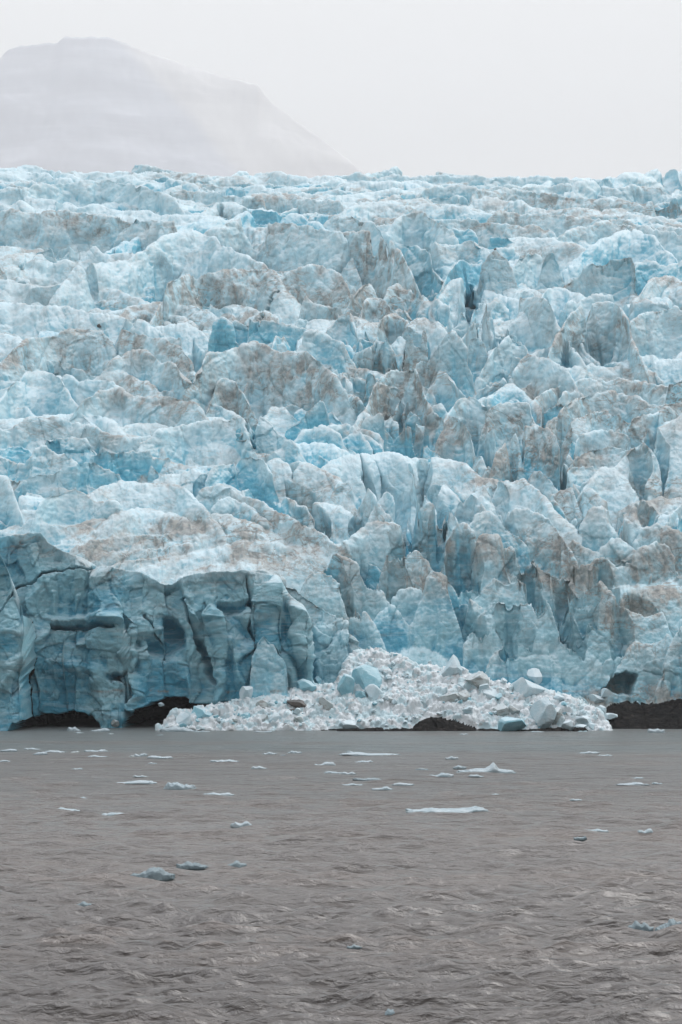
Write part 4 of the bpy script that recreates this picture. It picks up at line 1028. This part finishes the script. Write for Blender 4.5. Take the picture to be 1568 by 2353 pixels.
def floe(name, Uc, Vb, w, h, mat, label, seed, spike=None):
    Yq = H * F / (Vb - VH); k = Yq / F; sx, sz = w * k, h * k; sy = max(sx * .5, sz * 1.5)
    r = np.random.default_rng(seed); v = ICO5[0].copy() if w > 60 else ICO4[0].copy(); fc = ICO5[1] if w > 60 else ICO4[1]
    p = r.uniform(1.5, 3.)
    a = v[:, 0] ; top = (1 - np.clip(np.abs(a), 0, 1) ** p)
    prof = .35 + .65 * np.clip(.55 + 1.0 * n1(a * 1.7 + seed * 1.3, seed % 60) + .35 * n1(a * 5 + seed, 3), .1, 1.2)
    if spike is not None: prof = .28 + np.interp(a, [-1, -.05, .12, .22, .30, .38, 1], [.0, .12, .38, .72, .45, .08, .0])
    zz = np.where(v[:, 2] > 0, np.abs(v[:, 2]) ** .6 * prof, v[:, 2] * .6)
    nn = fbm(v[:, 0] * 2.5 + seed, v[:, 1] * 2.5, v[:, 2] * 2, seed % 70, 4, .6)
    zz = zz + np.where(v[:, 2] > -.1, .10 * nn, 0)
    z = zz / zz.max() * sz; x = v[:, 0] * sx / 2 * (1 + .1 * nn); y = v[:, 1] * sy / 2 * (1 + .15 * n1(v[:, 0] * 3 + seed, 9))
    o = mesh_from(name, np.stack([x, y, z], 1), fc, mat); o.location = ((Uc - UC) / F * Yq, Yq + sy * .1, -.03); 
    return tag(o, label, 'ice floe', 'ice floes drifting on the silty water')
for i, ln in enumerate(FLOES.strip().splitlines()):
    hd, lb = ln.split('|'); q = hd.split(); ox, oy, sc = TILES[q[0]]; x, y = map(float, q[1].split(',')); w, h = float(q[2]) / sc, float(q[3]) / sc * (1.05 if q[0] in 'YZ' else .8)
    m = {'d': CH_DIRTY, 'w': CH_WET}.get(q[4] if len(q) > 4 else '', CH_FLOE)
    if q[0] in 'YZ' and m is CH_FLOE: m = CH_WET
    floe('ice_floe', x / sc + ox, y / sc + oy + h / 2, w, h, m, lb, 40 + i)
floe('ice_floe', 784 + 670 / 2, 1637 + 277 / 2, 268 / 2, 48 / 2, CH_FLOE, 'long flat blue-white floe with one tall pointed spike', 99, spike=1)
floe('ice_floe', 784 + 485 / 2, 1637 + 463 / 2, 385 / 2, 34 / 2, CH_FLOE, 'very long low pale blue floe nearest the camera on the brown water', 98)
for x, y, w, h, lb in ((640, 443, 20, 15, 'small dark brown stone lying on pale blue ice at the upper left'), (455, 806, 20, 18, 'small black stone in a hollow of the ice at the left'), (709, 455, 14, 10, None)):
    ox, oy, sc = TILES['1'] if lb else TILES['2']
    put_chunk('rock', x / sc + ox, y / sc + oy, w / sc, h / sc, MAT['k'], lb or 'tiny dark stone on the very tip of a tall pale ice pinnacle', 'rock', None, 700 + x, ICO3, 6, dist=None)
# ------------------------------------------------------------------ haze, sky, sun, camera
def box(name, a, b):
    x0, y0, z0 = a; x1, y1, z1 = b
    v = np.array([[x, y, z] for z in (z0, z1) for x, y in ((x0, y0), (x1, y0), (x1, y1), (x0, y1))], float)
    f = np.array([[0, 3, 2, 1], [4, 5, 6, 7], [0, 1, 5, 4], [1, 2, 6, 5], [2, 3, 7, 6], [3, 0, 4, 7]]); M = NT('haze_air'); M.t.nodes.remove(M.b)
    vol = M.n('ShaderNodeVolumePrincipled'); vol.inputs['Color'].default_value = (.97, .98, 1, 1); vol.inputs['Density'].default_value = HAZE; vol.inputs['Anisotropy'].default_value = 0.
    M.l(vol.outputs[0], M.out.inputs['Volume']); o = mesh_from(name, v, f, M.m, smooth=False); tag(o, kind='stuff'); return o
HAZE = .000065
box('haze', (-5200, -420, -7), (5200, 17000, 4900))
w = bpy.data.worlds.new('World'); bpy.context.scene.world = w; w.use_nodes = True; t = w.node_tree; bg = t.nodes['Background']
sky = t.nodes.new('ShaderNodeTexSky'); sky.sky_type = 'NISHITA'; sky.sun_disc = False; sky.sun_elevation = math.radians(52); sky.sun_rotation = math.radians(48)
tc = t.nodes.new('ShaderNodeTexCoord'); sp = t.nodes.new('ShaderNodeSeparateXYZ'); t.links.new(tc.outputs['Generated'], sp.inputs[0])
mr = t.nodes.new('ShaderNodeMapRange'); t.links.new(sp.outputs[2], mr.inputs[0]); mr.inputs[1].default_value = 0.25; mr.inputs[2].default_value = .9; mr.inputs[3].default_value = 6.9; mr.inputs[4].default_value = 22.
mx = t.nodes.new('ShaderNodeMix'); mx.data_type = 'RGBA'; mx.inputs[0].default_value = .93      # cloud deck over the blue sky
ct = t.nodes.new('ShaderNodeMix'); ct.data_type = 'RGBA'; ct.inputs[6].default_value = (1., .995, .965, 1); ct.inputs[7].default_value = (.95, .985, 1.06, 1); m2 = t.nodes.new('ShaderNodeMapRange'); t.links.new(sp.outputs[2], m2.inputs[0]); m2.inputs[1].default_value = .3; m2.inputs[2].default_value = .75; t.links.new(m2.outputs[0], ct.inputs[0])
cl = t.nodes.new('ShaderNodeVectorMath'); cl.operation = 'SCALE'; t.links.new(ct.outputs[2], cl.inputs[0]); fy = t.nodes.new('ShaderNodeMapRange'); t.links.new(sp.outputs[1], fy.inputs[0]); fy.inputs[1].default_value = -.9; fy.inputs[2].default_value = .3; fy.inputs[3].default_value = .5; fy.inputs[4].default_value = 1.   # sky dimmed behind the viewer, added to darken the faces turned this way
mm = t.nodes.new('ShaderNodeMath'); mm.operation = 'MULTIPLY'; t.links.new(mr.outputs[0], mm.inputs[0]); t.links.new(fy.outputs[0], mm.inputs[1]); t.links.new(mm.outputs[0], cl.inputs['Scale'])
t.links.new(sky.outputs[0], mx.inputs[6]); t.links.new(cl.outputs[0], mx.inputs[7]); t.links.new(mx.outputs[2], bg.inputs['Color']); bg.inputs['Strength'].default_value = .1
sun = bpy.data.lights.new('Sun', 'SUN'); sun.energy = 1.7; sun.angle = math.radians(34); sun.color = (1, .97, .92); so = bpy.data.objects.new('sun', sun); C.objects.link(so)
el, az = math.radians(52), math.radians(48)      # azimuth from +Y toward +X
from mathutils import Vector
dv = Vector((math.sin(az) * math.cos(el), math.cos(az) * math.cos(el), math.sin(el))); so.rotation_euler = dv.to_track_quat('Z', 'Y').to_euler(); so.location = (60, -20, 90)
cam = bpy.data.cameras.new('Camera'); co_ = bpy.data.objects.new('camera', cam); C.objects.link(co_); bpy.context.scene.camera = co_
cam.sensor_fit = 'HORIZONTAL'; cam.sensor_width = 24.; cam.lens = 24. * F / 1568.; cam.clip_start = .5; cam.clip_end = 30000
cam.shift_y = (VH - 1176.5) / 1568.; co_.location = (0, 0, H); co_.rotation_euler = (math.radians(90), 0, 0)
sc = bpy.context.scene; sc.view_settings.view_transform = 'Standard'; sc.view_settings.look = 'None'; sc.view_settings.exposure = .14; sc.view_settings.gamma = 1.
sc.render.engine = 'CYCLES'; sc.cycles.use_denoising = True; sc.cycles.volume_bounces = 3; sc.cycles.max_bounces = 6; sc.cycles.diffuse_bounces = 3; sc.cycles.glossy_bounces = 2
print('script done', round(time.time() - T00, 1))
